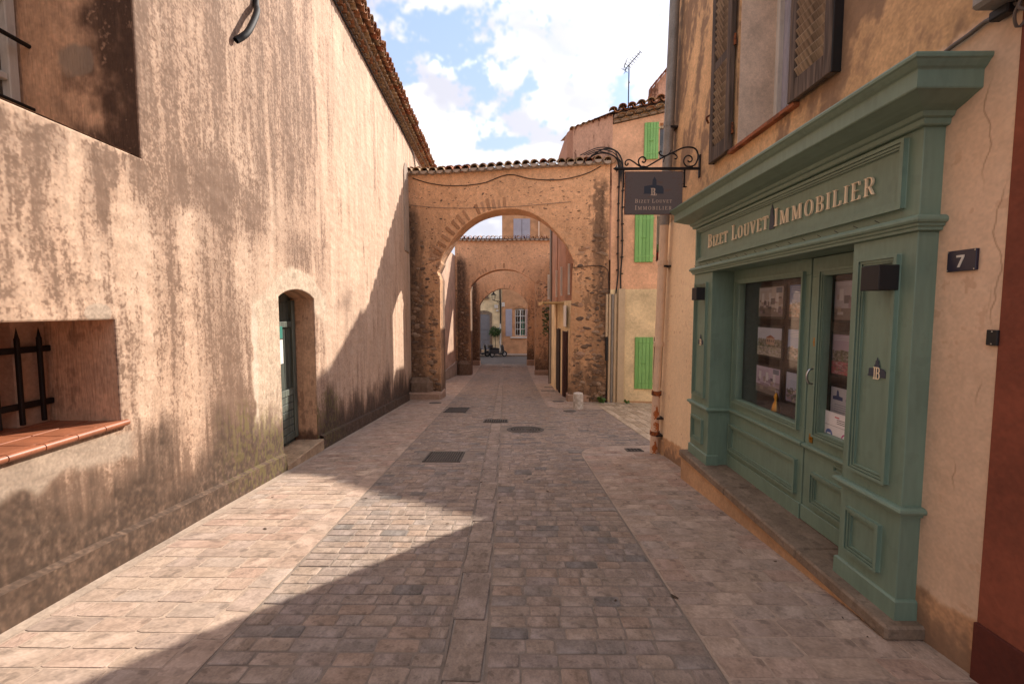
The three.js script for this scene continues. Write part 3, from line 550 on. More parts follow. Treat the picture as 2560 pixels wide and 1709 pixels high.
    for (let s = 1.7; s < 3.0; s += .2) for (let z = 0; z < 3; z++) lp('sill_tile', cb(s + .002, Math.min(s + .198, 3.084), .835, .853 + .004 * (z), -.03 - z * .19, -.03 - (z + 1) * .19 + .003, .003), M.sillTile, w);
    for (let s = 1.52; s < 3.1; s += .2) lp('nosing_tile', [cyl([s + .003, .835, .015], [Math.min(s + .197, 3.12), .835, .015], .021, 10), cb(s + .003, Math.min(s + .197, 3.12), .818, .854, -.03, .015, .002)], M.sillTile, w);
  }
  // door
  {
    const dr = lp('door', [box(5.40, 6.54, -.3, 1.95, -.40, -.33)], M.doorGreenDark); dr.userData.label = 'green timber door in an arched recess';
    for (const [a, b] of [[5.46, 5.56], [6.38, 6.48]]) lp('stile', cb(a, b, -.2, 1.75, -.34, -.27, .005), M.doorGreen, dr);
    for (const [a, b] of [[.43, .52], [1.38, 1.46], [-.2, -.1]]) lp('rail', cb(5.56, 6.38, a, b, -.34, -.275, .005), M.doorGreen, dr);
    for (let i = 0; i < 5; i++) lp('board', cb(5.56, 6.38, -.1 + i * .106, -.1 + i * .106 + .102, -.34, -.285, .008), M.doorGreen, dr);
    for (let i = 0; i < 8; i++) lp('plank', cb(5.56 + i * .1025, 5.56 + i * .1025 + .099, .52, 1.38, -.34, -.3, .006), M.doorGreenDark, dr);
    lp('fanlight', cb(5.56, 6.38, 1.47, 1.72, -.34, -.315, .005), M.doorGreenDark, dr);
    lp('knob', new THREE.SphereGeometry(.028, 10, 8).translate(5.52, .75, -.235), M.brass, dr);
  }
  lp('doorstep', [cb(5.40, 6.54, -.62, -.265, -.36, .07, .012)], M.step);
  // cable under the eave and clips
  lp('cable', tube([[5, 6.56, .02], [8, 6.55, .022], [11, 6.53, .02], [13, 6.54, .02], [14.6, 6.4, .025], [14.9, 6.1, .02]], .016, 6, 40), M.cable);
  // blind arched panel in the wall by the arch
  const bs = new THREE.Shape(); bs.moveTo(13.0, 3.3); bs.lineTo(13.6, 3.3); bs.lineTo(13.6, 5.4); bs.quadraticCurveTo(13.55, 5.75, 13.3, 5.8); bs.quadraticCurveTo(13.05, 5.75, 13.0, 5.4); bs.closePath();
  lp('blind_window', new THREE.ExtrudeGeometry(bs, { depth: .02, bevelEnabled: true, bevelSize: .01, bevelThickness: .01, bevelSegments: 1 }), M.cement);
  // broken drain spout
  lp('drain_spout', [tube([[4.68, 4.28, .03], [4.75, 4.38, .09], [4.9, 4.6, .1], [5.02, 4.78, .08], [5.1, 4.88, .03], [5.12, 5.1, .03], [5.08, 5.4, .03]], .032, 7, 18)], M.bars);
  // eave
  const P0 = new THREE.Vector3(6.2, 0, 0).applyMatrix4(LM);
  eave(leftHouse, [P0.x, 0, P0.z], LT.toArray(), LN.toArray(), 12.4, 6.6, .2, {});
  lp('eave_bed', [box(-1.6, 18.6, 6.62, 6.685, -.9, .05), box(-1.6, 18.6, 6.689, 6.79, -.9, .14), box(-1.6, 6.1, 6.62, 6.98, .14, .36)], M.cement);
  const rp = [[-1.6, 6.86, .26], [18.6, 6.86, .26], [18.6, 8.6, -5.5], [-1.6, 8.6, -5.5]]; g = new THREE.BufferGeometry(); g.setAttribute('position', new THREE.Float32BufferAttribute([0, 1, 2, 0, 2, 3].flatMap((k) => rp[k]), 3)); g.computeVertexNormals();
  lp('roof', [g, box(-1.6, 18.6, -2, 6.8, -5.6, -5.5), box(-1.6, -1.5, -.2, 6.7, -5.5, -.95), box(18.5, 18.6, -2.2, 6.7, -5.5, -.95)], M.tileB);
}
// notices on the door
tag(add('notice', L2(cb(5.95, 6.07, .9, 1.22, -.268, -.262, .001)), M.paper), 'white paper notice pinned to the green door', 'notice');
tag(add('notice', L2(cb(5.95, 6.07, 1.24, 1.4, -.268, -.262, .001)), M.teal), 'small teal notice above the white one on the door', 'notice');

// ---------------------------------------------------------------- the three arches across the lane
function archTint(x, y, base, w0, w1) {                        // x from one end to the other, y above the footing
  const patch = fbm(x * .9, y * .8, 4, 133), speck = fbm(x * 14, y * 12, 4, 151), grit = fbm(x * 60, y * 60, 2, 164), big = fbm(x * 2.4, y * 1.6, 4, 171), str = fbm(x * 7, y * .7, 4, 121);
  const v = (patch - .5) * .25 + (grit - .5) * .22 + (speck - .5) * .2;
  let c = mix3([222, 172, 130], [214, 166, 128], patch).map((k) => k * (1 + v));
  c = mix3(c, mix3([172, 130, 94], [198, 154, 114], speck), sst(3.6, 2.0, y + (big - .5) * 2.6) * .8);     // bare rubble lower down
  c = mix3(c, [186, 150, 118], .6 * sst(.6, .68, fbm(x * 6, y * 8, 4, 141)) * sst(4.6, 3, y + (big - .5) * 2));
  let D = sst(.42, .0, (x - w0 - .12) + (str - .5) * .5 + (speck - .5) * .4) * sst(5.2, 4.2, y + (big - .5)) + sst(.34, .02, Math.abs(w1 - .2 - x) + (str - .5) * .45 + (speck - .5) * .5) * sst(5.4, 4.8, y + (big - .5)) * (.45 + .5 * sst(2.2, 3.4, y));
  D += sst(.95, .1, y + .95 + (big - .5) * 1.5 + (speck - .5) * .7);
  D += .55 * sst(.48, .66, big * .6 + str * .4 + (speck - .5) * .5) * sst(5, 2.6, y + (big - .5) * 2);
  c = mix3(c, mix3([66, 50, 38], [92, 70, 54], speck), clamp(D) * (.66 + .34 * sst(.35, .55, speck)) * .9);
  return c;
}
const ax0 = -3.5, ax1 = 2.7, ay0 = -1.4, ay1 = 5.9;
T.arch = tex(1024, 1206, (u, v) => archTint(ax0 + u * (ax1 - ax0), ay0 + v * (ay1 - ay0), 0, -3.2, 2.55));
M.arch = mat({ map: T.arch, bump: T.rough, bs: .05 });
M.archSoffit = mat({ color: 0xb0927e, map: T.mottle, bump: T.rough, bs: .02 });
const rubbleMats = [0xc69a78, 0xb68c6c, 0xcfa98a, 0xa5815f, 0xbf9a80, 0x8a7260].map((h) => mat({ color: h, map: T.stone, size: .6, bump: T.rough, bs: .006 }));
const rubbleDark = [0x94775f, 0x846b58, 0xa3866e, 0x766254, 0xae937c].map((h) => mat({ color: h, map: T.stone, size: .6, bump: T.rough, bs: .006 }));
const rubbleG = Array.from({ length: 7 }, (_, k) => { const g = new THREE.IcosahedronGeometry(1, 1), p = g.attributes.position; const q = new THREE.Vector3(); for (let i = 0; i < p.count; i++) { q.fromBufferAttribute(p, i); const r = .72 + .5 * vn(q.x * 1.6 + 9 + k * 5, q.y * 1.6 + q.z * 2.3 + 9, BIG, BIG, k + 3); p.setXYZ(i, q.x * r, q.y * r, q.z * r); } g.computeVertexNormals(); return uvBox(g, 1.4, k * .3, k * .17); });
const vousMats = [0xcb9c78, 0xc0906c, 0xd3a684].map((h) => mat({ color: h, map: T.stone, size: .6, bump: T.rough, bs: .006 }));
const smallG = Array.from({ length: 5 }, (_, k) => { const g = new THREE.IcosahedronGeometry(1, 0), p = g.attributes.position; for (let i = 0; i < p.count; i++) { const h = .75 + .5 * hash(Math.round(p.getX(i) * 50), Math.round(p.getY(i) * 50 + p.getZ(i) * 131), k); p.setXYZ(i, p.getX(i) * h, p.getY(i) * h, p.getZ(i) * h); } g.computeVertexNormals(); return g; });
function arch(o) {
  const { z0, sl, x0, x1, top, bot, jl, curve, jr, T: th, label, nStones, ux, uy, base } = o, zz = (x) => z0 + sl * x;
  const t = thing('arch_wall', label, 'arch', [(x0 + x1) / 2, bot + .3, zz((x0 + x1) / 2)], 'arches spanning the lane');
  const sh = new THREE.Shape(); sh.moveTo(x0, bot); jl.slice().reverse().forEach(([x, y], i) => sh.lineTo(x, i ? y : bot));
  const cv = new THREE.SplineCurve(curve.map((p) => new THREE.Vector2(...p))).getPoints(36); cv.forEach((p) => sh.lineTo(p.x, p.y));
  jr.forEach(([x, y], i) => sh.lineTo(x, i === jr.length - 1 ? bot : y)); sh.lineTo(x1, bot); sh.lineTo(x1, top); sh.lineTo(x0, top); sh.closePath();
  let g = new THREE.ExtrudeGeometry(sh, { depth: th, bevelEnabled: true, bevelSize: .02, bevelThickness: .02, bevelSegments: 2, bevelOffset: -.02, curveSegments: 4 }).translate(0, 0, -th);
  if (g.index) g = g.toNonIndexed();
  const p = g.attributes.position, uv = new Float32Array(p.count * 2); g.computeVertexNormals(); const n = g.attributes.normal;
  const midX = (jl[0][0] + jr[0][0]) / 2;
  for (let i = 0; i < p.count; i++) {
    let x = p.getX(i), y = p.getY(i), z = p.getZ(i);
    const side = Math.abs(n.getX(i)) > .7, flat = Math.abs(n.getY(i)) > .6;
    uv[i * 2] = (ux(x) + (side ? z : 0) - ax0) / (ax1 - ax0); uv[i * 2 + 1] = (uy(y) + (flat ? z : 0) - ay0) / (ay1 - ay0);
    if (z < -th * .6 && x > midX && x < x1 - .3 && y < top - .4) x += o.splay;
    p.setXYZ(i, x, y, z + zz(x));
  }
  g.setAttribute('uv', new THREE.BufferAttribute(uv, 2)); g.computeVertexNormals(); add('masonry', g, M.arch, t, true);
  // ring of voussoirs, most of them plastered over
  const tot = 34; for (let i = 1; i < tot; i++) {
    const k = i / tot * (cv.length - 1), a = Math.floor(k), f = k - a, P = cv[a].clone().lerp(cv[Math.min(a + 1, cv.length - 1)], f), d = cv[Math.min(a + 1, cv.length - 1)].clone().sub(cv[a]).normalize();
    if (hash(i, o.id, 4) < o.skip) continue; const L = rr(.26, .36), nx = -d.y, ny = d.x;
    const q = new THREE.Quaternion().setFromEuler(new THREE.Euler(0, Math.atan(-sl), Math.atan2(ny, nx)));
    place('voussoir', vousG, pick(vousMats), t, [P.x + nx * (L / 2 + .03), P.y + ny * (L / 2 + .03), zz(P.x) - .022 + rr(0, .012)], q, [L, rr(.08, .12), .07]);
  }
  // rubble showing through the render
  const inside = (x, y) => { if (x > jl[0][0] - .1 && x < jr[0][0] + .12) { const s = curve[0][1]; if (y < s) return x > jl.reduce((m, c) => Math.max(m, c[0]), -9) - .16 ? (x < jr.reduce((m, c) => Math.min(m, c[0]), 9) + .16) : false; const m = (curve[0][0] + curve[curve.length - 1][0]) / 2, r = (curve[curve.length - 1][0] - curve[0][0]) / 2, hh = Math.max(...curve.map((c) => c[1])) - s; return Math.hypot((x - m) / (r + .12), (y - s) / (hh + .12)) < 1; } return false; };
  for (let i = 0, c = 0; i < nStones * 6 && c < nStones; i++) {
    const x = rr(x0 + .1, x1 - .06), y = bot + .4 + (top - bot - .7) * Math.pow(rnd(), 1.35); if (inside(x, y)) continue; c++;
    const low = y < curve[0][1] + .6, s = low ? rr(.035, .1) : rr(.018, .055);
    const dk = x < x0 + .75 || x > x1 - .62 || y < bot + 1.1 || hash(i, 3, o.id) < .3; place('stone', pick(rubbleG), pick(dk ? rubbleDark : low ? rubbleMats : rubbleMats.slice(3)), t, [x, y, zz(x) - .006], new THREE.Quaternion().setFromEuler(new THREE.Euler(0, Math.atan(-sl), rr(-.3, .3))), [s * rr(1.1, 1.9), s * rr(.6, 1), low ? rr(.035, .065) : rr(.022, .04)]);
  }
  { // the small rubble between the larger stones, too many to count
    const P = [], N = [], C = [], U = [], m4 = new THREE.Matrix4(), q = new THREE.Quaternion(), vv = new THREE.Vector3(), e = new THREE.Euler(), cc = new THREE.Color();
    for (let i = 0, c = 0; i < o.small * 8 && c < o.small; i++) {
      const x = rr(x0 + .05, x1 - .04), y = bot + .35 + (top - bot - .6) * Math.pow(rnd(), 1.5); if (inside(x, y)) continue; c++;
      const low = y < curve[0][1] + .4, r = low ? rr(.02, .06) : rr(.012, .035), dk = x < x0 + .75 || x > x1 - .62 || y < bot + 1.1 || rnd() < .35;
      e.set(0, Math.atan(-sl), rr(-.4, .4)); q.setFromEuler(e); m4.compose(vv.set(x, y, zz(x) - .004), q, new THREE.Vector3(r * rr(1.1, 2.2), r * rr(.5, .9), rr(.022, .042)));
      cc.set(pick(dk ? [0x8a6f58, 0x7a6452, 0x9c8068, 0x6a584c] : [0xc8a080, 0xb8906e, 0xd2b090, 0xa88a6c])); const g = smallG[i % smallG.length], p = g.attributes.position, n = g.attributes.normal;
      for (let j = 0; j < p.count; j++) { vv.fromBufferAttribute(p, j).applyMatrix4(m4); P.push(vv.x, vv.y, vv.z); vv.fromBufferAttribute(n, j).applyQuaternion(q); N.push(vv.x, vv.y, vv.z); C.push(cc.r, cc.g, cc.b); U.push(p.getX(j) * .1 + i * .13, p.getY(j) * .1 + i * .29); }
    }
    const g2 = new THREE.BufferGeometry(); g2.setAttribute('position', new THREE.Float32BufferAttribute(P, 3)); g2.setAttribute('normal', new THREE.Float32BufferAttribute(N, 3)); g2.setAttribute('color', new THREE.Float32BufferAttribute(C, 3)); g2.setAttribute('uv', new THREE.Float32BufferAttribute(U, 2));
    const sm = add('small_rubble', g2, bakedStone, t, true); sm.userData.kind = 'stuff';
  }
  // coping of barrel tiles
  const tilt = new THREE.Quaternion().setFromAxisAngle(new THREE.Vector3(1, 0, 0), .2), st = .247, slq = new THREE.Quaternion().setFromEuler(new THREE.Euler(0, Math.atan(-sl), 0));
  for (let x = x0 + .08, i = 0; x < x1; x += st, i++) {
    const y = top + .075 + (fbm(x * 1.2, 3, 2, 7) - .5) * .05, j = () => slq.clone().multiply(new THREE.Quaternion().setFromEuler(new THREE.Euler(rr(-.03, .03), rr(-.06, .06), rr(-.08, .08)))).multiply(tilt);
    const wild = o.wild && x > x1 - .9 ? rr(-.03, .06) : 0;
    place('coping_tile', pick(coverG), pick(o.mats), t, [x, y + wild, zz(x) + .13 + rr(-.03, .03)], j(), [1.25, 1.2, 1.2]);
    place('coping_tile', pick(coverG), pick(tileMats), t, [x + rr(-.02, .02), y + .14, zz(x) - .28], j(), [1.25, 1.2, 1.2]);
    place('mortar_plug', plugG, M.cement, t, [x, y - .02 + wild, zz(x) + .09], slq, [1.15, 1, 1]);
    place('channel_tile', channelG, pick(o.mats), t, [x + st / 2, y + .02 + wild * .5, zz(x) + .10 + rr(-.02, .02)], j(), [1.25, 1.2, 1.2]);
  }
  add('coping_bed', [[x0, x1, top - .01, top + .05, .06], [x0, x1, top + .05, top + .16, -.25]].map(([a, b, c, d, f]) => { const G = box(a, b, c, d, -th, f), P = G.attributes.position; for (let i = 0; i < P.count; i++) P.setZ(i, P.getZ(i) + zz(P.getX(i))); G.computeVertexNormals(); return G; }), M.cement, t);
  for (const [a, b, c, d, e, f, k] of base) { const G = cb(a, b, c, d, zz((a + b) / 2) - e, zz((a + b) / 2) + f, k || .04); add('footing', G, k > .05 ? rubbleMats[5] : M.archSoffit, t); }
  return t;
}
const plugG = uvBox(new THREE.CylinderGeometry(.085, .085, .2, 10, 1, false, -Math.PI / 2, Math.PI).rotateX(Math.PI / 2), .7);
const vousG = uvBox(cbox(1, 1, 1, .12), .8);
const copingPale = [M.tilePale, M.tilePale, M.tileB, M.tileRed], copingDark = [M.tileC, M.tileB, M.tileA, M.tileC];
arch({ id: 1, z0: -13.24, sl: .169, x0: -3.3, x1: 2.55, top: 5.6, bot: -1.35, T: .85, splay: .13, skip: .18, nStones: 290, small: 900, mats: copingPale, wild: true,
  label: 'nearest and largest stone arch wall with pale tile coping across the lane',
  jl: [[-2.268, 3.0], [-2.386, 2.751], [-2.3, 2.526], [-2.305, 1.2], [-2.30, -.9]], curve: [[-2.268, 3.071], [-2.13, 3.35], [-1.699, 3.93], [-1.195, 4.3], [-.7, 4.46], [-.213, 4.495], [.268, 4.41], [.743, 4.14], [1.216, 3.66], [1.452, 3.28], [1.594, 2.98]],
  jr: [[1.56, 2.786], [1.535, 1.79], [1.477, .35], [1.455, -.9]], ux: (x) => x, uy: (y) => y,
  base: [[-3.3, -2.55, -1.4, -.42, .1, .3, .14], [-3.32, -2.27, -1.5, -.84, .6, .36, .05], [1.44, 2.54, -1.5, -.8, .4, .03, .02]] });
const z25 = (x) => (x + 3.3) * 1.02 - 3.3;
arch({ id: 2, z0: -25.4, sl: .0, x0: -3.45, x1: 2.0, top: 5.42, bot: -2.4, T: .85, splay: .1, skip: .3, nStones: 200, small: 500, mats: copingDark,
  label: 'second arch wall, dark tiled, seen through the nearest arch',
  jl: [[-2.56, 2.9], [-2.6, 2.6], [-2.58, -1.9]], curve: [[-2.56, 2.95], [-2.2, 3.35], [-1.6, 3.68], [-1.1, 3.82], [-.62, 3.84], [-.1, 3.76], [.45, 3.5], [.85, 3.22], [1.08, 2.98]],
  jr: [[1.02, 2.8], [1.0, -1.9]], ux: (x) => z25(x) * 1.05, uy: (y) => y * .92 + .6, base: [[-3.4, -2.6, -2.5, -1.2, .3, .25, .2], [.98, 1.9, -2.5, -1.75, .3, .1, .04]] });
arch({ id: 3, z0: -34.3, sl: .0, x0: -3.6, x1: 1.7, top: 4.9, bot: -2.9, T: .85, splay: .1, skip: .4, nStones: 90, small: 250, mats: copingDark,
  label: 'third and farthest arch wall, smallest in view, before the cross road',
  jl: [[-2.83, 1.9], [-2.86, -2.5]], curve: [[-2.83, 1.95], [-2.6, 2.35], [-2.1, 2.83], [-1.5, 3.13], [-.98, 3.22], [-.45, 3.12], [.15, 2.8], [.6, 2.35], [.8, 1.95]],
  jr: [[.76, 1.8], [.73, -2.5]], ux: (x) => x * 1.05 + .2, uy: (y) => y + .9, base: [[-3.5, -2.84, -3, -2.2, .3, .12, .04], [.72, 1.6, -3, -2.15, .3, .14, .04]] });
{
  // slack cables on the nearest arch
  const t = thing('slack_cable', 'thin black cable sagging across the nearest arch', 'cable', [0, 5.2, -13.1]);
  const z = (x) => -13.24 + .169 * x + .04; const P = (x, y) => [x, y, z(x)];
  add('cable_run', tube([P(-3.1, 5.5), P(-2.6, 5.33), P(-1.9, 5.22), P(-1, 5.25), P(-.25, 5.45), P(.4, 5.3), P(1.2, 5.24), P(1.95, 5.38), P(2.3, 5.55)], .012, 5, 50), M.cable, t);
  add('lower_run', tube([P(-3.2, 4.72), P(-2.2, 4.6), P(-.3, 4.55), P(1.5, 4.62)], .006, 4, 30), M.greyCable, t);
  add('jamb_run', tube([P(1.56, 2.8), P(1.9, 2.83), P(2.3, 2.84), P(2.5, 2.75), P(2.54, 2.4), P(2.56, 1.0)], .01, 5, 30), M.cable, t);
}
{
  const z = -11.3, b = thing('stone_bollard', 'squat pale stone bollard before the right arch pier', 'bollard', [1.53, gy(z), z]);
  add('shaft', new THREE.LatheGeometry([[0, .415], [.07, .415], [.11, .405], [.124, .375], [.13, .2], [.134, -.05]].map((a) => new THREE.Vector2(...a)), 18).translate(1.53, gy(z), z), mat({ color: 0xdad0c6, map: T.stone, size: .5, bump: T.rough, bs: .006 }), b);
}

// ---------------------------------------------------------------- peach house on the side lane, its street front beyond the arch
const ph = thing('peach_house', 'peach and yellow painted house with green shutters behind the arch', 'house', [3, gy(-13), -12.9]);
const pz = (x) => -13.24 + .169 * x;
{
  const quad = (a, b, y0, y1, rise = 0) => { const d = new THREE.Vector3(b[0] - a[0], 0, b[1] - a[1]), L = d.length(); const g = new THREE.BufferGeometry(); g.setAttribute('position', new THREE.Float32BufferAttribute([a[0], y0, a[1], b[0], y0, b[1], b[0], y1 + rise * L, b[1], a[0], y0, a[1], b[0], y1 + rise * L, b[1], a[0], y1, a[1]], 3)); g.computeVertexNormals(); return g; };
  const RISE = .16;
  // front with window openings
  const ZF = (x, off = 0) => pz(x) + off;
  const shear = (g) => { g = join(g); const p = g.attributes.position; for (let i = 0; i < p.count; i++) p.setZ(i, p.getZ(i) + pz(p.getX(i))); g.computeVertexNormals(); return g; };
  const pa = (n, g, m, parent = ph) => add(n, shear(g), m, parent);
  const front = (y0, y1a, y1b, holes, m, name, off) => { const s = new THREE.Shape(); s.moveTo(2.6, y0); s.lineTo(4.55, y0); s.lineTo(4.55, y1b); s.lineTo(2.6, y1a); s.closePath(); for (const [a, b, c, d] of holes) { const h = new THREE.Path(); h.moveTo(a, c); h.lineTo(b, c); h.lineTo(b, d); h.lineTo(a, d); h.closePath(); s.holes.push(h); } pa(name, new THREE.ExtrudeGeometry(s, { depth: .3, bevelEnabled: false }).translate(0, 0, -.3 + off), m); };
  front(2.19, 6.64, 6.64 + 1.95 * RISE, [[3.79, 4.5, 2.93, 4.25], [3.82, 4.5, 5.66, 6.6]], M.peach, 'upper_wall', 0);
  front(-1.6, 2.19, 2.19, [[3.78, 4.5, -.58, .87]], M.yellow, 'lower_wall', .012);
  pa('wall_foot', box(2.6, 4.55, -1.5, -.93, -.1, .04), M.wallbase);
  for (const [c, d] of [[2.8, 4.4], [5.5, 6.6], [-.7, 1]]) pa('room', [box(3.6, 4.54, c, d, -1.6, -1.55), box(3.6, 3.65, c, d, -1.55, -.3), box(4.49, 4.54, c, d, -1.55, -.3), box(3.65, 4.49, c, c + .05, -1.55, -.3), box(3.65, 4.49, d - .05, d, -1.55, -.3)], M.inside);
  for (const [c, d] of [[2.93, 4.25], [5.66, 6.6]]) { const w = pa('window', [box(3.84, 4.46, c + .02, d - .02, -.24, -.235)], M.glass); pa('frame', [cb(3.79, 3.85, c, d, -.26, -.19), cb(3.85, 4.45, d - .06, d, -.26, -.19), cb(3.85, 4.45, c, c + .06, -.26, -.19), cb(4.44, 4.5, c, d, -.26, -.19)], M.windowWhite, w); }
  // plank shutters folded back on the wall
  const shutter = (a, b, c, d, m) => {
    const s = pa('shutter', [box(a, b, c + .02, d - .02, .012, .02)], m); s.userData.label = 'bright green plank shutter'; const n = 5, w = (b - a) / n;
    for (let i = 0; i < n; i++) pa('plank', cb(a + i * w + .003, a + (i + 1) * w - .003, c, d, .018, .048, .005), pick([M.brightGreen, M.brightGreenB]), s);
    for (const y of [c + .16, d - .16]) pa('hinge', cb(a + .05, b + .03, y - .014, y + .014, .047, .054, .002), m, s);
    pa('latch', [cb(a + (b - a) * .35, a + (b - a) * .6, (c + d) / 2 - .012, (c + d) / 2 + .012, .047, .07, .003)], M.brightGreenB, s);
  };
  shutter(3.42, 3.78, 5.66, 6.62, M.brightGreen); shutter(3.22, 3.7, 2.92, 4.25, M.brightGreen); shutter(3.28, 3.755, -.58, .865, M.brightGreenB);
  // angled corner wall and the street side
  const side = [[2.6, pz(2.6)], [1.63, -13.72], [1.5, -14.2], [1.445, -16.4]];
  add('corner_wall', [quad(side[1], side[0], 3, 6.92), quad([1.63, -13.72], [1.63, -13.78], 3, 6.92)], M.pink, ph);
  add('street_wall', [quad(side[2], side[1], 1.9, 6.95), quad(side[3], side[2], 1.9, 6.95), quad([4.5, -16.4], side[3], -2, 6.95)], M.terra, ph);
  add('street_shopfront', [quad(side[3], side[2], -2, 1.9), quad(side[2], side[1], -2, 1.9)], M.yellow, ph);
  // eaves
  const dir = new THREE.Vector3(6.4, 0, .169 * 6.4).normalize(), nn = new THREE.Vector3(-dir.z, 0, dir.x);
  eave(ph, [2.6, 0, pz(2.6)], dir.toArray(), nn.toArray(), 1.75, 6.66, .24, { rise: RISE, out: .1, mats: [M.tileB, M.tileA, M.tileC] });
  const d2 = new THREE.Vector3(side[0][0] - side[1][0], 0, side[0][1] - side[1][1]), L2_ = d2.length(); d2.normalize();
  eave(ph, [side[1][0], 0, side[1][1]], d2.toArray(), [-d2.z, 0, d2.x], L2_, 6.82, .2, { rows: 0, out: .04, mats: [M.tileC, M.tileB] });
  const rv = [[2.6, 6.93, pz(2.6) + .2], [4.5, 7.2, pz(4.5) + .2], [4.5, 7.8, -16.4], [1.5, 7.5, -16.4], [1.63, 6.93, -13.7]], tri = [0, 1, 2, 0, 2, 3, 0, 3, 4].flatMap((k) => rv[k]); const g = new THREE.BufferGeometry(); g.setAttribute('position', new THREE.Float32BufferAttribute(tri, 3)); g.computeVertexNormals(); add('roof', g, M.tileB, ph);
  pa('eave_bed', [[2.62, 4.5, .06, .03], [2.62, 4.5, .15, .14]].map(([a, b, o, y]) => { const G = box(a, b, 6.64 + y, 6.71 + y, -.3, o), P = G.attributes.position; for (let i = 0; i < P.count; i++) P.setY(i, P.getY(i) + (P.getX(i) - 2.6) * RISE); return G; }), M.cement);
  // street front details seen through the arch
  const X = (z) => z > -14.2 ? 1.5 + (z + 14.2) * .27 : 1.5 + (z + 14.2) * .025;
  for (const z of [-13.78, -14.8, -16.2]) { const s = add('shutter', box(X(z) - .03, X(z) - .09, 2.07, 3.0, z - .02, z + .02), M.white, ph); s.userData.label = 'white louvred shutter standing open over the street'; for (let y = 2.15; y < 2.95; y += .06) add('slat', box(X(z) - .04, X(z) - .085, y, y + .035, z + .018, z + .03), M.windowWhite, s); }
  const awn = add('canopy', [cb(.82, 1.5, 1.82, 1.88, -14.6, -17.2, .01)], M.canopy, ph); add('edge_board', cb(.80, .825, 1.78, 1.885, -14.58, -17.22, .004), M.canopy, awn);
  for (const [za, zb, m, l] of [[-15.35, -16.35, M.brownDoor, 'dark brown plank shop door'], [-13.95, -14.6, M.redDoor, 'dark red narrow door']]) { const d = add('door', box(X(za) - .02, X(za) + .02, -1.5, .98, za, zb), m, ph); d.userData.label = l; for (let z = za - .05; z > zb + .02; z -= .12) add('plank', cb(X(z) - .045, X(z) - .018, -1.2, .95, z, z - .113, .005), m, d); }
  add('sign_board', [cb(X(-14.1) - .06, X(-14.1) - .03, 1.1, 1.75, -13.86, -14.5, .006)], M.paper, ph);
}
// taller house farther along the side lane
{
  const t = thing('lane_house', 'tiled house along the side lane behind the rainwater pipe', 'house', [6.5, gy(-12.5), -12.5]), R_ = .36, x0 = 4.56, x1 = 9.5, y0 = 7.05;
  const s = new THREE.Shape(); s.moveTo(x0, -1.6); s.lineTo(x1, -1.6); s.lineTo(x1, y0 + (x1 - x0) * R_); s.lineTo(x0, y0); s.closePath();
  const g = new THREE.ExtrudeGeometry(s, { depth: .3, bevelEnabled: false }).translate(0, 0, -.3), p = g.attributes.position; for (let i = 0; i < p.count; i++) p.setZ(i, p.getZ(i) + pz(p.getX(i))); g.computeVertexNormals(); add('wall', g, M.peach, t);
  const d = new THREE.Vector3(1, 0, .169).normalize(); eave(t, [x0, 0, pz(x0)], d.toArray(), [-d.z, 0, d.x], 4.9, y0 + .02, .24, { rise: R_ * .986, out: .1, mats: [M.tileB, M.tileA, M.tileC] });
}
// lower house between the first and second arch, then one beyond
const h2 = thing('terracotta_house', 'lower terracotta house with grey pipe past the nearest arch', 'house', [1.5, gy(-20), -20]);
add('wall', [box(1.42, 6, -2.8, 5.1, -16.43, -19.2)], M.terra, h2);
add('roof', [box(1.25, 6.2, 5.1, 5.2, -16.42, -19.3)], M.tileB, h2);
for (const z of [-18.7]) { const w = add('shutter', box(1.4, 1.24, 2.05, 3.05, z - .02, z + .02), M.white, h2); w.userData.label = 'white shutter standing open'; for (let y = 2.15; y < 2.95; y += .06) add('slat', box(1.38, 1.26, y, y + .035, z + .018, z + .03), M.windowWhite, w); }
add('shop_wall', [box(1.40, 1.5, -2.8, 1.9, -16.44, -19.22)], M.yellow, h2);
add('pipe', [cyl([1.36, -1.4, -18.6], [1.36, 5.1, -18.6], .05, 10), cyl([1.36, 5.05, -18.6], [1.2, 5.12, -18.6], .05, 10)], M.zinc, h2);
{ const t = thing('yard_wall', 'low plaster yard wall on the right before the second arch', 'wall', [1.9, gy(-22), -22]); add('wall', [box(1.85, 2.2, -2.8, 4.4, -19.25, -25.35)], M.terra, t); add('coping', [box(1.8, 2.25, 4.4, 4.48, -19.25, -25.35)], M.tileB, t); }
{ const h3 = thing('ochre_house', 'ochre house on the right between the second and third arch', 'house', [1.5, gy(-30), -30]); add('wall', [box(1.3, 6, -3.4, 4.6, -26.3, -36)], M.orange, h3); add('roof', [box(1.1, 6.2, 4.6, 4.75, -26.3, -36.1)], M.tileC, h3); }
{ const t = thing('wall_plant', 'dark climbing plant on the right wall beside the canopy', 'plant', [1.3, 1, -19.3]); const G = []; for (let i = 0; i < 160; i++) { const a = new THREE.PlaneGeometry(.09, .06).rotateX(rr(0, 3)).rotateY(rr(0, 3)); a.translate(1.25 + rr(-.15, .12), 1.2 + rr(-.55, .5) + rr(-.3, .3), -19.3 + rr(-.5, .3)); G.push(a); } add('foliage', G, M.leafDark, t); add('stem', tube([[1.36, -1.6, -19.3], [1.33, 0, -19.25], [1.36, 1.4, -19.3]], .02), M.bark, t); }
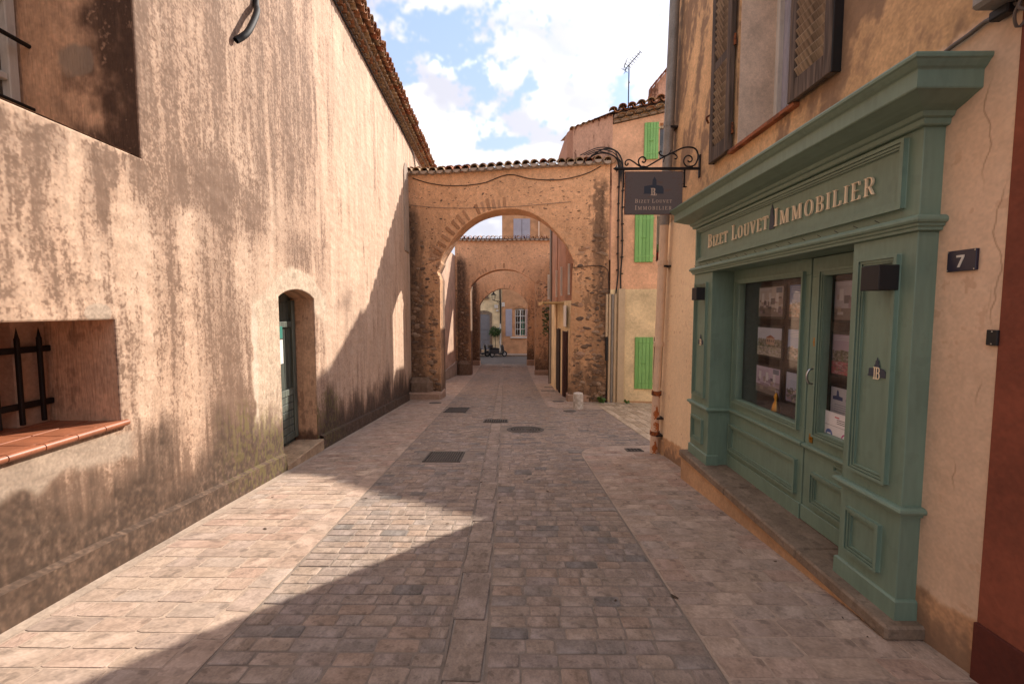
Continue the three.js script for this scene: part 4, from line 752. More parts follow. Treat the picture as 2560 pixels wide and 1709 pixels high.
// left garden wall between the arches
{
  const g2 = thing('garden_wall', 'lower plaster wall on the left just before the second arch', 'wall', [-3.5, gy(-22), -22]);
  add('wall', [box(-3.44, -3.9, -2.6, 4.6, -18.65, -25.5)], M.plainPlaster, g2); add('wall_foot', [box(-3.36, -3.45, -2.6, -1.25, -18.7, -25.3)], M.cement, g2);
  const g4 = thing('garden_wall', 'shaded plaster wall on the left between the second and third arch', 'wall', [-3.4, gy(-30), -30]); add('wall', [box(-3.42, -3.9, -3.2, 4.2, -26.2, -35)], M.plainPlaster, g4);
}
// taller house behind the peach roof
{ const t = thing('back_house', 'tall pinkish house rising behind the peach roof by the downpipe', 'house', [6.4, gy(-20), -20]); const g = new THREE.BufferGeometry(), P = [[4.88, -3, -17.6], [6.8, -3, -17.6], [6.8, 11.6, -17.6], [5.5, 10.4, -17.6], [4.95, 9.75, -17.6], [4.88, 9.0, -17.6]]; g.setAttribute('position', new THREE.Float32BufferAttribute([0, 1, 2, 0, 2, 3, 0, 3, 4, 0, 4, 5].flatMap((k) => P[k]), 3)); g.computeVertexNormals(); add('gable_wall', g, M.pink, t);
  for (const [a, b] of [[5, 4], [4, 3], [3, 2]]) { const A = P[a], B = P[b], L = Math.hypot(B[0] - A[0], B[1] - A[1]), n = Math.ceil(L / .35); for (let k = 0; k < n; k++) { const g = cbox(L / n + .03, .05, .3, .01).rotateZ(Math.atan2(B[1] - A[1], B[0] - A[0]) + .05); const f = (k + .5) / n; add('verge_tile', g.translate(A[0] + (B[0] - A[0]) * f - .02, A[1] + (B[1] - A[1]) * f + .03, -17.5), M.tileC, t); } } }
// television aerial
{
  const t = thing('television_aerial', 'rooftop television aerial on a thin mast', 'aerial', [3.53, 7.2, -15]); const x = 3.53, z = -15;
  add('mast', cyl([x, 7.1, z], [x, 9.35, z], .018, 6), M.iron, t); const a = [x - .12, 9.22, z - .1], b = [x + .3, 9.62, z + .2]; add('boom', cyl(a, b, .014, 5), M.iron, t);
  for (let i = 0; i < 9; i++) { const f = i / 8, p = [a[0] + (b[0] - a[0]) * f, a[1] + (b[1] - a[1]) * f, a[2] + (b[2] - a[2]) * f], l = .15 - f * .07; add('element', cyl([p[0] - l * .8, p[1] + l * .2, p[2] + l * .5], [p[0] + l * .8, p[1] - l * .2, p[2] - l * .5], .007, 4), M.iron, t); }
  add('reflector', [[-.1, .12], [-.1, -.12], [-.14, 0]].flatMap(([dx, dy]) => [cyl([x + dx, 9.3 + dy, z - .25], [x + dx, 9.3 + dy, z + .25], .007, 4), cyl([x + dx - .0, 9.3 + dy - .08, z], [x + dx, 9.3 + dy + .08, z], .007, 4)]), M.iron, t);
}
// cables and conduits at the joint of arch and house
{
  const t = thing('black_cables', 'pair of thick black cables clipped down the peach wall', 'cable', [2.8, 2.2, -12.7]), z = (x) => pz(x) + .05;
  const P = (x, y, o = 0) => [x, y, z(x) + o];
  add('cable_run', tube([P(1.9, 5.72, .1), P(2.2, 5.85, .12), P(2.5, 5.82, .1), P(2.7, 5.7, .04), P(2.77, 5.4), P(2.77, 4.3), P(2.78, 3.2), P(2.79, 2.6), P(2.74, 2.05)], .02, 7, 60), M.cable, t);
  add('cable_run', tube([P(2.0, 5.78, .16), P(2.35, 5.95, .14), P(2.65, 5.9, .1), P(2.82, 5.7, .04), P(2.88, 5.3), P(2.87, 4.3), P(2.89, 3.2), P(2.86, 2.6), P(2.87, 2.2)], .021, 7, 60), M.cable, t);
  for (let i = 0; i < 3; i++) add('cable_run', tube([P(1.7 + i * .1, 5.8, .2), P(2.2, 5.98 - i * .05, .18), P(2.6, 5.92 - i * .08, .12), P(2.75 + i * .03, 5.6, .06), P(2.83, 5.1)], .013, 6, 30), M.cable, t);
  for (let y = 2.7; y < 5.4; y += .45) add('clip', [cb(2.74, 2.8, y, y + .03, z(2.77) - .05, z(2.77) + .035, .003), cb(2.85, 2.92, y - .1, y - .07, z(2.88) - .05, z(2.88) + .035, .003)], M.iron, t);
  const c = thing('conduit_pipes', 'cream conduit pipes standing at the foot of the peach house corner', 'conduit', [2.7, gy(-12.7), -12.7]);
  for (const [x, y1, r] of [[2.505, 2.05, .035], [2.585, 2.06, .035], [2.66, 2.05, .035], [2.735, 2.06, .04]]) add('pipe', cyl([x, x < 2.52 ? .87 : -1.02, pz(x) + .05], [x, y1, pz(x) + .05], r, 10), x > 2.64 && x < 2.7 ? M.zinc : M.conduit, c);
  add('cover_box', cb(2.8, 2.99, -1.05, 2.2, pz(2.9) + .005, pz(2.9) + .1, .01), M.conduit, c);
  add('cement_foot', cb(2.5, 3.0, -1.2, -.98, pz(2.75) + .0, pz(2.75) + .25, .05), M.cement, c);
  const s = thing('black_conduit', 'black plastic conduit sleeve on the right arch pier edge', 'conduit', [2.52, .2, pz(2.52)]); add('sleeve', cyl([2.515, .2, pz(2.5) + .06], [2.505, .86, pz(2.5) + .06], .04, 8), M.cable, s); add('tail', tube([[2.515, .2, pz(2.5) + .06], [2.53, -.4, pz(2.5) + .05], [2.5, -1.0, pz(2.5) + .06]], .012, 5), M.cable, s);
}
{ // flower pot with cactus on the middle window
  const t = thing('flower_pot', 'red flower pot with a small plant on the middle window ledge', 'flower pot', [3.95, 2.93, pz(3.95)]);
  add('pot', new THREE.LatheGeometry([[0, 0], [.09, 0], [.12, .2], [.13, .2], [.13, .24], [0, .23]].map((a) => new THREE.Vector2(...a)), 14).translate(3.95, 2.94, pz(3.95) - .08), M.pot, t);
  add('plant', [0, 1, 2, 3, 4].map((i) => tube([[3.95 + i * .015 - .03, 3.15, pz(3.95) - .08], [3.95 + (i - 2) * .05, 3.3, pz(3.95) - .07], [3.95 + (i - 2) * .06, 3.4 + i * .03, pz(3.95) - .05]], .02, 5)), M.leaf, t);
}
function weed(label, x, z, s, n = 26) { const t = thing('weed', label, 'plant', [x, gy(z), z], 'weeds at the wall feet'); const G = []; for (let i = 0; i < n; i++) { const h = rr(.3, 1) * s, a = rr(0, 6.28), g = new THREE.PlaneGeometry(.06 * s / .2, .1 * s / .2).rotateX(rr(-1.3, -.2)).rotateY(a).translate(x + Math.cos(a) * h * .5, gy(z) + h * .7, z + Math.sin(a) * h * .5); G.push(g); } add('foliage', G, M.leaf, t); add('stem', [0, 1, 2].map((i) => tube([[x, gy(z) - .01, z], [x + (i - 1) * s * .2, gy(z) + s * .3, z + .02], [x + (i - 1) * s * .4, gy(z) + s * .6, z]], .004, 4)), M.leaf, t); }
weed('green weed at the right pier foot beside the bollard', 2.36, -12.6, .22); weed('small weed at the foot of the cream conduits', 3.03, -12.4, .14, 14);

// ---------------------------------------------------------------- shop building on the right
const RM = new THREE.Matrix4().makeBasis(new THREE.Vector3(0, 0, -1), new THREE.Vector3(0, 1, 0), new THREE.Vector3(1, 0, 0));
const R2 = (g) => join(g).applyMatrix4(RM);
const RA0 = 1.5, RA1 = 7, RY0 = -.8, RY1 = 6.4;
T.rightWall = tex(1024, 1340, (u, v) => {
  const s = RA0 + u * (RA1 - RA0), y = RY0 + v * (RY1 - RY0), h = y - (.157 - .09 * s);
  const patch = fbm(s * 1.1, y * 1.0, 4, 233), speck = fbm(s * 18, y * 15, 4, 251), grit = fbm(s * 80, y * 80, 2, 264), big = fbm(s * 2.8, y * 2, 4, 271), str = fbm(s * 5 + y * 1.2, y * .9, 5, 221);
  const k = 1 + (patch - .5) * .14 + (grit - .5) * .1 + (speck - .5) * .07;
  let low = [244, 215, 177].map((x) => x * k); if (s < 2.4) low = mix3(low, [208, 174, 148].map((x) => x * k), .7);
  low = mix3(low, [186, 146, 116], .4 * sst(.7, .76, speck) * sst(.45, .6, big));
  low = mix3(low, [192, 146, 106].map((x) => x * (1 + (grit - .5) * .3)), .85 * sst(.02, -.02, h - .25 + (speck - .5) * .05));
  low = mix3(low, [120, 96, 78], .7 * sst(.22, .02, h + (big - .5) * .3 + (speck - .5) * .3));
  for (const [cs, cy, len, f] of [[2.0, 1.85, .35, 9], [2.02, 1.45, .3, 8], [2.11, 1.0, .25, 7], [2.07, 2.35, .3, 6]]) { const d = Math.abs(s - cs - (fbm(y * 6, cs * 9, 3, 5) - .5) * .1); low = mix3(low, [112, 78, 56], .4 * sst(.005, .001, d) * sst(len, len * .6, Math.abs(y - cy)) * sst(.3, .55, vn(y * f, 1, BIG, BIG, 3))); }
  const k2 = 1 + (patch - .5) * .22 + (grit - .5) * .2 + (speck - .5) * .2;
  let up = mix3([210, 169, 124], [220, 178, 132], patch).map((x) => x * k2);
  const D = sst(.5, .66, str * .6 + big * .45 + (speck - .5) * .3 + .04 * sst(4.4, 6, s));
  up = mix3(up, mix3([104, 82, 66], [128, 102, 82], speck), D * .72);
  const t = sst(-.012, .012, y - 2.78 - (s < 2.35 ? .1 + (2.35 - s) * .1 : 0) + (speck - .5) * .05);
  return mix3(low, up, t);
});
M.rightWall = mat({ map: T.rightWall, bump: T.grain, bs: .006 });
function rUv(g) { const p = g.attributes.position, n = g.attributes.normal, uv = new Float32Array(p.count * 2); for (let i = 0; i < p.count; i++) { uv[i * 2] = (p.getX(i) + (Math.abs(n.getX(i)) > .7 ? p.getZ(i) : 0) - RA0) / (RA1 - RA0); uv[i * 2 + 1] = (p.getY(i) - (Math.abs(n.getY(i)) > .7 ? p.getZ(i) : 0) - RY0) / (RY1 - RY0); } g.setAttribute('uv', new THREE.BufferAttribute(uv, 2)); return g; }
const shopHouse = thing('shop_building', 'ochre plaster building above and around the green shopfront', 'building', [2.05, gy(-4), -4]);
const sp = (n, g, m, parent = shopHouse) => add(n, R2(g), m, parent);
{
  const sh = new THREE.Shape(); sh.moveTo(1.957, -.4); sh.lineTo(6.52, -.9); sh.lineTo(6.5, -.3); sh.lineTo(6.1, 5); sh.lineTo(5.95, 6.9); sh.lineTo(1.957, 6.9); sh.closePath();
  const hole = (a, b, c, d) => { const h = new THREE.Path(); h.moveTo(a, c); h.lineTo(b, c); h.lineTo(b, d); h.lineTo(a, d); h.closePath(); sh.holes.push(h); };
  hole(2.32, 5.0, .02, 2.45); hole(3.5, 4.43, 3.13, 5.0);
  let g = new THREE.ExtrudeGeometry(sh, { depth: .42, bevelEnabled: false }).translate(0, 0, 2.05); if (g.index) g = g.toNonIndexed(); g.computeVertexNormals(); rUv(g);
  add('wall', g.applyMatrix4(RM), M.rightWall, shopHouse, true);
  // end wall along the side lane, back and roof close the building
  const e = [[2.4, -1, -6.5], [9, -1, -6.5], [9, 6.9, -5.95], [2.4, 6.9, -5.95]]; g = new THREE.BufferGeometry(); g.setAttribute('position', new THREE.Float32BufferAttribute([0, 1, 2, 0, 2, 3].flatMap((k) => e[k]), 3)); g.computeVertexNormals();
  add('end_wall', [g, box(8.9, 9, -1, 6.9, -5.95, 1.5)], M.cream, shopHouse); add('roof', [box(1.75, 9.2, 6.9, 7.05, -6.0, -1.9)], M.tileB, shopHouse);
  sp('corner_foot', cb(6.25, 6.545, -.9, -.2, 2.03, 2.12, .012), M.wallbase);
  // upper window
  const w = sp('window', [box(3.5, 4.43, 3.13, 5.0, 2.44, 2.445)], M.glass); w.userData.label = 'upper window between weathered shutters';
  sp('frame', [cb(4.37, 4.43, 3.14, 5, 2.39, 2.45), cb(3.5, 3.56, 3.14, 5, 2.39, 2.45), cb(3.93, 4.0, 3.14, 5, 2.385, 2.45), cb(3.56, 4.37, 3.14, 3.2, 2.39, 2.45)], M.white, w);
  sp('curtain', Array.from({ length: 9 }, (_, i) => cyl([3.55 + i * .1, 3.16, 2.475], [3.55 + i * .1, 5, 2.475], .05, 8)), M.lavender, w);
  sp('reveal', [box(4.418, 4.432, 3.13, 5, 2.07, 2.40)], M.revealPale, w);
  for (let i = 0; i < 4; i++) sp('sill_tile', cb(3.44 + i * .26, 3.44 + i * .26 + .255, 3.095, 3.13, 2.0, 2.44, .005), M.tileRed, w);
  sp('backing', [box(3.3, 4.6, 3, 5.2, 2.53, 2.55)], M.inside, w);
}
// weathered louvred shutters: frame, slats, hinges
function louvre(a0, a1, label) {
  const y0 = 3.125, y1 = 4.95, x0 = 1.985, x1 = 2.035, s = thing('louvred_shutter', label, 'shutter', [2.02, y0, -(a0 + a1) / 2], 'louvred shutters of the upper window');
  const q = (n, g, m) => sp(n, g, m, s);
  q('stile', cb(a0, a0 + .075, y0, y1, x0, x1, .006), M.oldWoodDark); q('stile', cb(a1 - .075, a1, y0, y1, x0, x1, .006), M.oldWoodDark);
  q('rail', cb(a0 + .075, a1 - .075, y0, y0 + .15, x0 + .004, x1, .006), M.oldWoodDark); q('rail', cb(a0 + .075, a1 - .075, y0 + .88, y0 + .97, x0 + .004, x1, .006), M.oldWoodDark); q('rail', cb(a0 + .075, a1 - .075, y1 - .12, y1, x0 + .004, x1, .006), M.oldWoodDark);
  const w = a1 - a0 - .15 + .01, sg = uvBox(cbox(.012, .088, w, .003), .9); const mats = [M.oldWood, M.oldWood, M.oldWoodPale];
  for (let y = y0 + .18; y < y1 - .14; y += .066) { if (y > y0 + .86 && y < y0 + .99) continue; place('slat', sg, pick(mats), s, [(x0 + x1) / 2, y, -(a0 + a1) / 2], new THREE.Quaternion().setFromEuler(new THREE.Euler(rr(-.012, .012), 0, .5))); }
  for (const y of [y0 + .2, y0 + 1.0, y0 + 1.65]) q('hinge', [cyl([a0 < 4 ? a1 + .01 : a0 - .01, y - .05, x1 - .012], [a0 < 4 ? a1 + .01 : a0 - .01, y + .05, x1 - .012], .013, 8)], M.rust);
  q('hook', [tube(a0 < 4 ? [[a0 + .12, y0 + 1.0, x0 - .01], [a0 + .06, y0 + 1.02, x0 - .03], [a0 + .02, y0 + .95, x0 - .02]] : [[a1, y0 + .5, x0 + .01], [a1 + .05, y0 + .49, x0 - .01], [a1 + .07, y0 + .44, x0 + .02]], .011, 5)], M.rust);
  q('edge_strip', cb(a0 < 4 ? a0 - .012 : a1, a0 < 4 ? a0 : a1 + .012, y0, y1, x0 + .005, x1 + .02, .003), M.bars);
}
louvre(3.03, 3.49, 'weathered louvred shutter on the camera side of the upper window');
louvre(4.445, 4.87, 'weathered louvred shutter on the far side of the upper window');
// neighbouring dark red house
{ const t = thing('red_house', 'dark red painted house at the right edge', 'house', [2.05, gy(0), 0]); add('wall', [box(2.045, 2.6, .24, 6.4, -1.952, 1.6), box(2.6, 9, -.2, 6.4, 1.5, 1.6)], M.redwall, t); add('plinth', [box(2.03, 2.6, -.5, .238, -1.952, -1.2), box(2.03, 2.6, -.5, .30, -1.2, 1.6)], M.redplinth, t); add('roof', [box(1.8, 9, 6.4, 6.55, -1.9, 1.7)], M.tileB, t); }
// rainwater pipe at the corner
{
  const t = thing('rainwater_pipe', 'long rainwater pipe, grey above, cream, rusty at the foot', 'pipe', [1.96, gy(-6.4), -6.4]);
  const at = (y) => { const f = (y + .41) / 5.4; return [1.955, y, -6.40 + f * .41]; };
  const sec = (n, a, b, r, m) => add(n, cyl(at(a), at(b), r, 14), m, t);
  sec('upper_length', 2.74, 6.85, .062, M.zinc); sec('middle_length', 1.1, 2.74, .058, M.pipeCream); sec('middle_length', .46, 1.12, .052, M.pipeCream); const sh = sec('iron_shoe', -.44, .48, .056, M.rustFlake); sh.userData.label = 'rusty iron shoe with flaking paint';
  for (const [y, m] of [[4.0, M.zinc], [2.25, M.pipeCream], [1.15, M.pipeCream], [.46, M.rust], [-.12, M.rust]]) sec('collar', y - .03, y + .03, .068, m);
  for (const y of [3.95, 2.2, .1, -.15]) { const p = at(y); add('bracket', cb(p[0], 2.06, y - .012, y + .012, p[2] - .07, p[2] + .07, .003), M.iron, t); }
}

// ---------------------------------------------------------------- green shopfront
const XF = 1.95, XR = 2.165;
const front = thing('shopfront', 'green painted timber shopfront with raised pale lettering', 'shopfront', [1.95, 0, -3.65]);
const fp = (n, g, m = M.green, parent = front, keep) => add(n, g, m, parent, keep);
// moulding profile swept round the three outer faces; profile: [outwards, height]
function sweep(prof, xw, xf, zn, zf, sn = 1, sf = 1) {
  const P = [], ring = (o, y) => [[xw, y, zn + o * sn], [xf - o, y, zn + o * sn], [xf - o, y, zf - o * sf], [xw, y, zf - o * sf]];
  for (let i = 0; i < prof.length - 1; i++) { const A = ring(...prof[i]), B = ring(...prof[i + 1]); for (let k = 0; k < 3; k++) P.push(...A[k], ...B[k + 1], ...A[k + 1], ...A[k], ...B[k], ...B[k + 1]); }
  const g = new THREE.BufferGeometry(); g.setAttribute('position', new THREE.Float32BufferAttribute(P, 3)); g.computeVertexNormals(); return g;
}
function mould(x, a0, a1, y0, y1, w = .035, t = .02) {           // raised rectangular moulding on a face looking to -x
  const mk = (i, ww, tt) => { const s = new THREE.Shape(); s.moveTo(a0 + i, y0 + i); s.lineTo(a1 - i, y0 + i); s.lineTo(a1 - i, y1 - i); s.lineTo(a0 + i, y1 - i); s.closePath(); const h = new THREE.Path(), j = i + ww; h.moveTo(a0 + j, y0 + j); h.lineTo(a0 + j, y1 - j); h.lineTo(a1 - j, y1 - j); h.lineTo(a1 - j, y0 + j); h.closePath(); s.holes.push(h); return new THREE.ExtrudeGeometry(s, { depth: tt, bevelEnabled: true, bevelSize: -.004, bevelThickness: .004, bevelSegments: 2 }).applyMatrix4(new THREE.Matrix4().makeTranslation(0, 0, -tt - .004)).applyMatrix4(RM).translate(x, 0, 0); };
  return [mk(0, w * .42, t), mk(w * .42, w * .34, t * .62), mk(w * .76, w * .24, t * .3)];
}
{
  const ZN = -2.265, ZF = -5.06;
  // entablature
  fp('frieze', [cb(XF, 2.2, 2.035, 2.54, ZN, ZF, .003)]);
  fp('cornice', [sweep([[-.02, 2.735], [.23, 2.73], [.233, 2.722], [.231, 2.71], [.222, 2.704], [.214, 2.694], [.203, 2.682], [.192, 2.674], [.190, 2.668], [.190, 2.60], [.186, 2.594], [.176, 2.592], [.10, 2.562], [.055, 2.548], [.05, 2.536], [.045, 2.528], [.030, 2.522], [.028, 2.500], [.022, 2.494], [-.01, 2.492]], 2.06, XF, ZN, ZF, .88, .78)]);
  fp('string_course', [sweep([[-.01, 2.078], [.016, 2.078], [.034, 2.073], [.045, 2.062], [.047, 2.05], [.042, 2.04], [.03, 2.035], [.03, 2.024], [.02, 2.018], [.02, 2.004], [.0, 2.0], [-.02, 2.0]], 2.06, XF, ZN, ZF)]);
  fp('frieze_panel', mould(XF, 2.345, 4.965, 2.125, 2.475, .045, .022));
  add('soffit', cb(XF + .005, 2.22, 2.0, 2.034, ZN - .02, ZF + .02, .003), M.green, front);
  // bird spikes along the string course
  const sp_ = []; for (let z = ZN - .2; z > ZF + .05; z -= .155) sp_.push(cyl([1.915, 2.078, z], [1.905, 2.092, z - .02], .0022, 3)); fp('bird_spikes', sp_, M.iron);
  // pilasters
  for (const [a0, a1, kind] of [[2.265, 2.69, 'near'], [4.60, 5.06, 'far']]) {
    const p = fp('pilaster', [cb(XF, 2.2, .03, 2.0, -a0, -a1, .003)]); p.userData.label = kind === 'near' ? 'wide panelled pilaster on the camera side' : 'panelled pilaster beside the downpipe';
    fp('base', [sweep([[0, .135], [.006, .133], [.014, .125], [.015, .03], [0, .028]], 2.06, XF, -a0, -a1)], M.green, p);
    fp('belt', [sweep([[0, .625], [.02, .624], [.033, .617], [.037, .607], [.034, .596], [.022, .588], [.015, .586], [.013, .572], [0, .57]], 2.17, XF, -a0, -a1)], M.green, p);
    fp('panel', mould(XF, a0 + .085, a1 - .065, .70, 1.905, .042, .02), M.green, p); fp('panel', mould(XF, a0 + .105, a1 - .065, .21, .475, .042, .02), M.green, p);
  }
  // recessed front: window on the far side, door on the near side
  const wA0 = 3.40, wA1 = 4.60;
  const win = fp('display_window', [cb(XR, XR + .06, 1.875, 2.0, -wA0, -wA1, .003), cb(XR, XR + .06, .62, .742, -wA0, -wA1, .003), cb(XR, XR + .06, .742, 1.875, -wA0, -3.485, .003), cb(XR, XR + .06, .742, 1.875, -4.48, -wA1, .003)]);
  fp('moulding', mould(XR, 3.455, 4.525, .70, 1.91, .04, .02), M.green, win);
  fp('pane', [box(XR + .028, XR + .032, .735, 1.88, -3.475, -4.49)], M.glass, win);
  fp('stall_riser', [cb(XR, XR + .06, .02, .62, -wA0, -wA1, .003)]); fp('riser_panel', mould(XR, 3.455, 4.56, .2, .475, .045, .022));
  fp('riser_base', [cb(XR - .014, XR, .02, .15, -wA0, -wA1, .004)]);
  fp('riser_belt', [sweep([[0, .625], [.015, .624], [.027, .617], [.03, .607], [.026, .596], [.015, .588], [0, .586]], XR, XR, -wA0, -wA1, 0, 0)]);
  const d0 = 2.70, d1 = 3.392;
  const door = fp('door', [cb(XR + .004, XR + .055, 1.86, 1.995, -d0, -d1, .003), cb(XR + .004, XR + .055, .62, .745, -d0, -d1, .003), cb(XR + .004, XR + .055, .745, 1.86, -d0, -2.83, .003), cb(XR + .004, XR + .055, .745, 1.86, -3.245, -d1, .003), cb(XR + .004, XR + .055, .035, .62, -d0, -d1, .003)]); door.userData.label = 'green glazed shop door';
  fp('moulding', mould(XR + .004, 2.79, 3.285, .70, 1.905, .045, .022), M.green, door); fp('moulding', mould(XR + .004, 2.79, 3.285, .2, .44, .045, .022), M.green, door);
  fp('pane', [box(XR + .03, XR + .034, .74, 1.865, -2.82, -3.25)], M.glass, door);
  fp('belt', [sweep([[0, .625], [.015, .624], [.027, .617], [.03, .607], [.026, .596], [.015, .588], [0, .586]], XR + .004, XR + .004, -d0, -d1, 0, 0)], M.green, door);
  fp('kick_rail', [cb(XR - .01, XR + .004, .035, .15, -d0, -d1, .004)], M.green, door);
  fp('letter_slot', [...mould(XR + .004, 2.86, 3.06, .52, .565, .012, .006)], M.green, door);
  for (const y of [1.386, .676]) { fp('lock_plate', [cb(XR - .004, XR + .004, y - .032, y + .032, -3.30, -3.335, .002), cyl([XR - .012, y, -3.318], [XR, y, -3.318], .009, 10)], M.brass, door); }
  fp('handle', [tube([[XR + .002, 1.19, -3.318], [XR - .03, 1.185, -3.318], [XR - .05, 1.15, -3.318], [XR - .05, 1.12, -3.318], [XR - .03, 1.085, -3.318], [XR + .002, 1.08, -3.318]], .008, 8, 24), cyl([XR, 1.19, -3.318], [XR + .006, 1.19, -3.318], .016, 10), cyl([XR, 1.08, -3.318], [XR + .006, 1.08, -3.318], .016, 10)], M.chrome, door);
  // inside of the shop
  const ins = add('interior', [box(2.9, 2.95, 0, 2.6, -2.3, -5.0), box(2.23, 2.95, 2.01, 2.05, -2.3, -5), box(2.23, 2.95, .55, .6, -3.45, -4.95), box(2.23, 2.95, 0, 2.4, -2.3, -2.33), box(2.23, 2.95, 0, .02, -2.3, -3.4)], M.inside, front);
  fp('display_side', [box(2.235, 2.62, .6, 2.0, -4.55, -4.6), box(2.62, 2.65, .6, 2.0, -3.46, -4.6)], M.shopInside, front);
}
// stone sill under the shopfront and its plastered base
{
  const t = thing('shop_sill', 'worn stone sill slabs on a plastered base below the shopfront', 'sill', [1.9, gy(-3.6), -3.6]);
  for (const [a, b] of [[2.2, 2.95], [2.955, 4.0], [4.005, 5.14]]) { const g = cb(1.855, 2.3, -.045, .03, -a, -b, .012); add('sill_slab', g, M.shopStone, t); }
  const G = new THREE.BufferGeometry(), P = [], n = 20; for (let i = 0; i < n; i++) { const z0 = -2.24 - 2.88 * i / n, z1 = -2.24 - 2.88 * (i + 1) / n, o = (z) => 1.885 - .012 * fbm(z * 4, 2, 3, 4); P.push(o(z0), gy(z0) - .2, z0, o(z1), gy(z1) - .2, z1, o(z1), -.044, z1, o(z0), gy(z0) - .2, z0, o(z1), -.044, z1, o(z0), -.044, z0); }
  P.push(1.885, -.8, -5.12, 2.1, -.8, -5.12, 2.1, -.044, -5.12, 1.885, -.8, -5.12, 2.1, -.044, -5.12, 1.885, -.044, -5.12, 1.885, -.4, -2.24, 2.1, -.044, -2.24, 2.1, -.4, -2.24, 1.885, -.4, -2.24, 1.885, -.044, -2.24, 2.1, -.044, -2.24);
  G.setAttribute('position', new THREE.Float32BufferAttribute(P, 3)); G.computeVertexNormals(); add('base', G, M.wallbase, t);
}
// raised letters
const serif = await new FontLoader().loadAsync('fonts/droid/droid_serif_regular.typeface.json');
M.letter = mat({ color: 0xf0dab8, roughness: .6 }); M.logoBlue = mat({ color: 0x39404c, roughness: .6 });
function word(txt, a, b, y, big, small, depth, make) {              // letters spread from a to b along the reading direction
  const fs = serif.data, adv = [...txt].map((c, i) => { const s = i ? small : big; return { c, s, w: fs.glyphs[c].ha * s / fs.resolution }; });
  const tot = adv.reduce((m, q) => m + q.w, 0), k = (b - a) / tot; let x = a;
  for (const q of adv) { const g = new TextGeometry(q.c, { font: serif, size: q.s, depth, curveSegments: 4, bevelEnabled: true, bevelSize: 0, bevelThickness: .0006, bevelSegments: 1, bevelOffset: -.0022 }); g.scale(Math.min(k, 1.15) * .86, 1, 1); make(g.translate(x + q.w * k * .06, y, 0)); x += q.w * k; }
}
const capS = 1 / .97;
for (const [w, a, b] of [['BIZET', -4.712, -4.262], ['LOUVET', -4.2, -3.585], ['IMMOBILIER', -3.52, -2.53]])
  word(w, a, b, 2.243, .13 * capS, .102 * capS, .011, (g) => fp('letter', g.rotateY(-Math.PI / 2).translate(XF - .006, 0, 0), M.letter));
// tower emblem: outline in unit coordinates
function tower(w, h) { const s = new THREE.Shape(); const p = [[-.5, 0], [.5, 0], [.5, .32], [.42, .36], [.36, .44], [.16, .46], [.14, .62], [.1, .64], [.09, .82], [.03, .86], [.02, .96], [0, 1], [-.02, .96], [-.03, .86], [-.09, .82], [-.1, .64], [-.14, .62], [-.16, .44], [-.42, .42], [-.46, .36], [-.47, .08], [-.52, .06]]; p.forEach(([x, y], i) => i ? s.lineTo(x * w, y * h) : s.moveTo(x * w, y * h)); s.closePath(); return s; }
fp('emblem', new THREE.ExtrudeGeometry((() => { const s = new THREE.Shape(); [[-.03, 0], [.04, 0], [.035, .09], [.022, .1], [.018, .15], [.006, .16], [0, .19], [-.006, .16], [-.018, .15], [-.022, .1], [-.028, .03]].forEach(([x, y], i) => i ? s.lineTo(x, y) : s.moveTo(x, y)); return s; })(), { depth: .004, bevelEnabled: false }).rotateY(-Math.PI / 2).translate(XF - .004, 2.235, -3.555), M.logoBlue);
for (const [z, w] of [[-2.465, .12], [-4.835, .12]]) {
  fp('emblem', new THREE.ExtrudeGeometry(tower(w, .105), { depth: .003, bevelEnabled: false }).rotateY(-Math.PI / 2).translate(XF - .003, 1.258, z), M.logoBlue);
  for (const [c, dx] of [['B', -.002], ['I', -.016]]) fp('monogram', new TextGeometry(c, { font: serif, size: .066, depth: .002, curveSegments: 4 }).scale(.62, 1, 1).rotateY(-Math.PI / 2).translate(XF - .006, 1.245, z + dx - .008), M.letter);
}
// cube wall lamps
for (const [a, l] of [[2.345, 'black cube lamp on the camera side pilaster'], [4.70, 'black cube lamp on the pilaster by the downpipe']]) { const t = thing('wall_lamp', l, 'lamp', [1.9, 1.72, -a - .08], 'black cube lamps on the shopfront'); add('body', cb(XF - .115, XF - .012, 1.72, 1.848, -a, -a - .125, .003), M.black, t); add('mount', cb(XF - .014, XF, 1.75, 1.82, -a - .03, -a - .095, .002), M.black, t); }

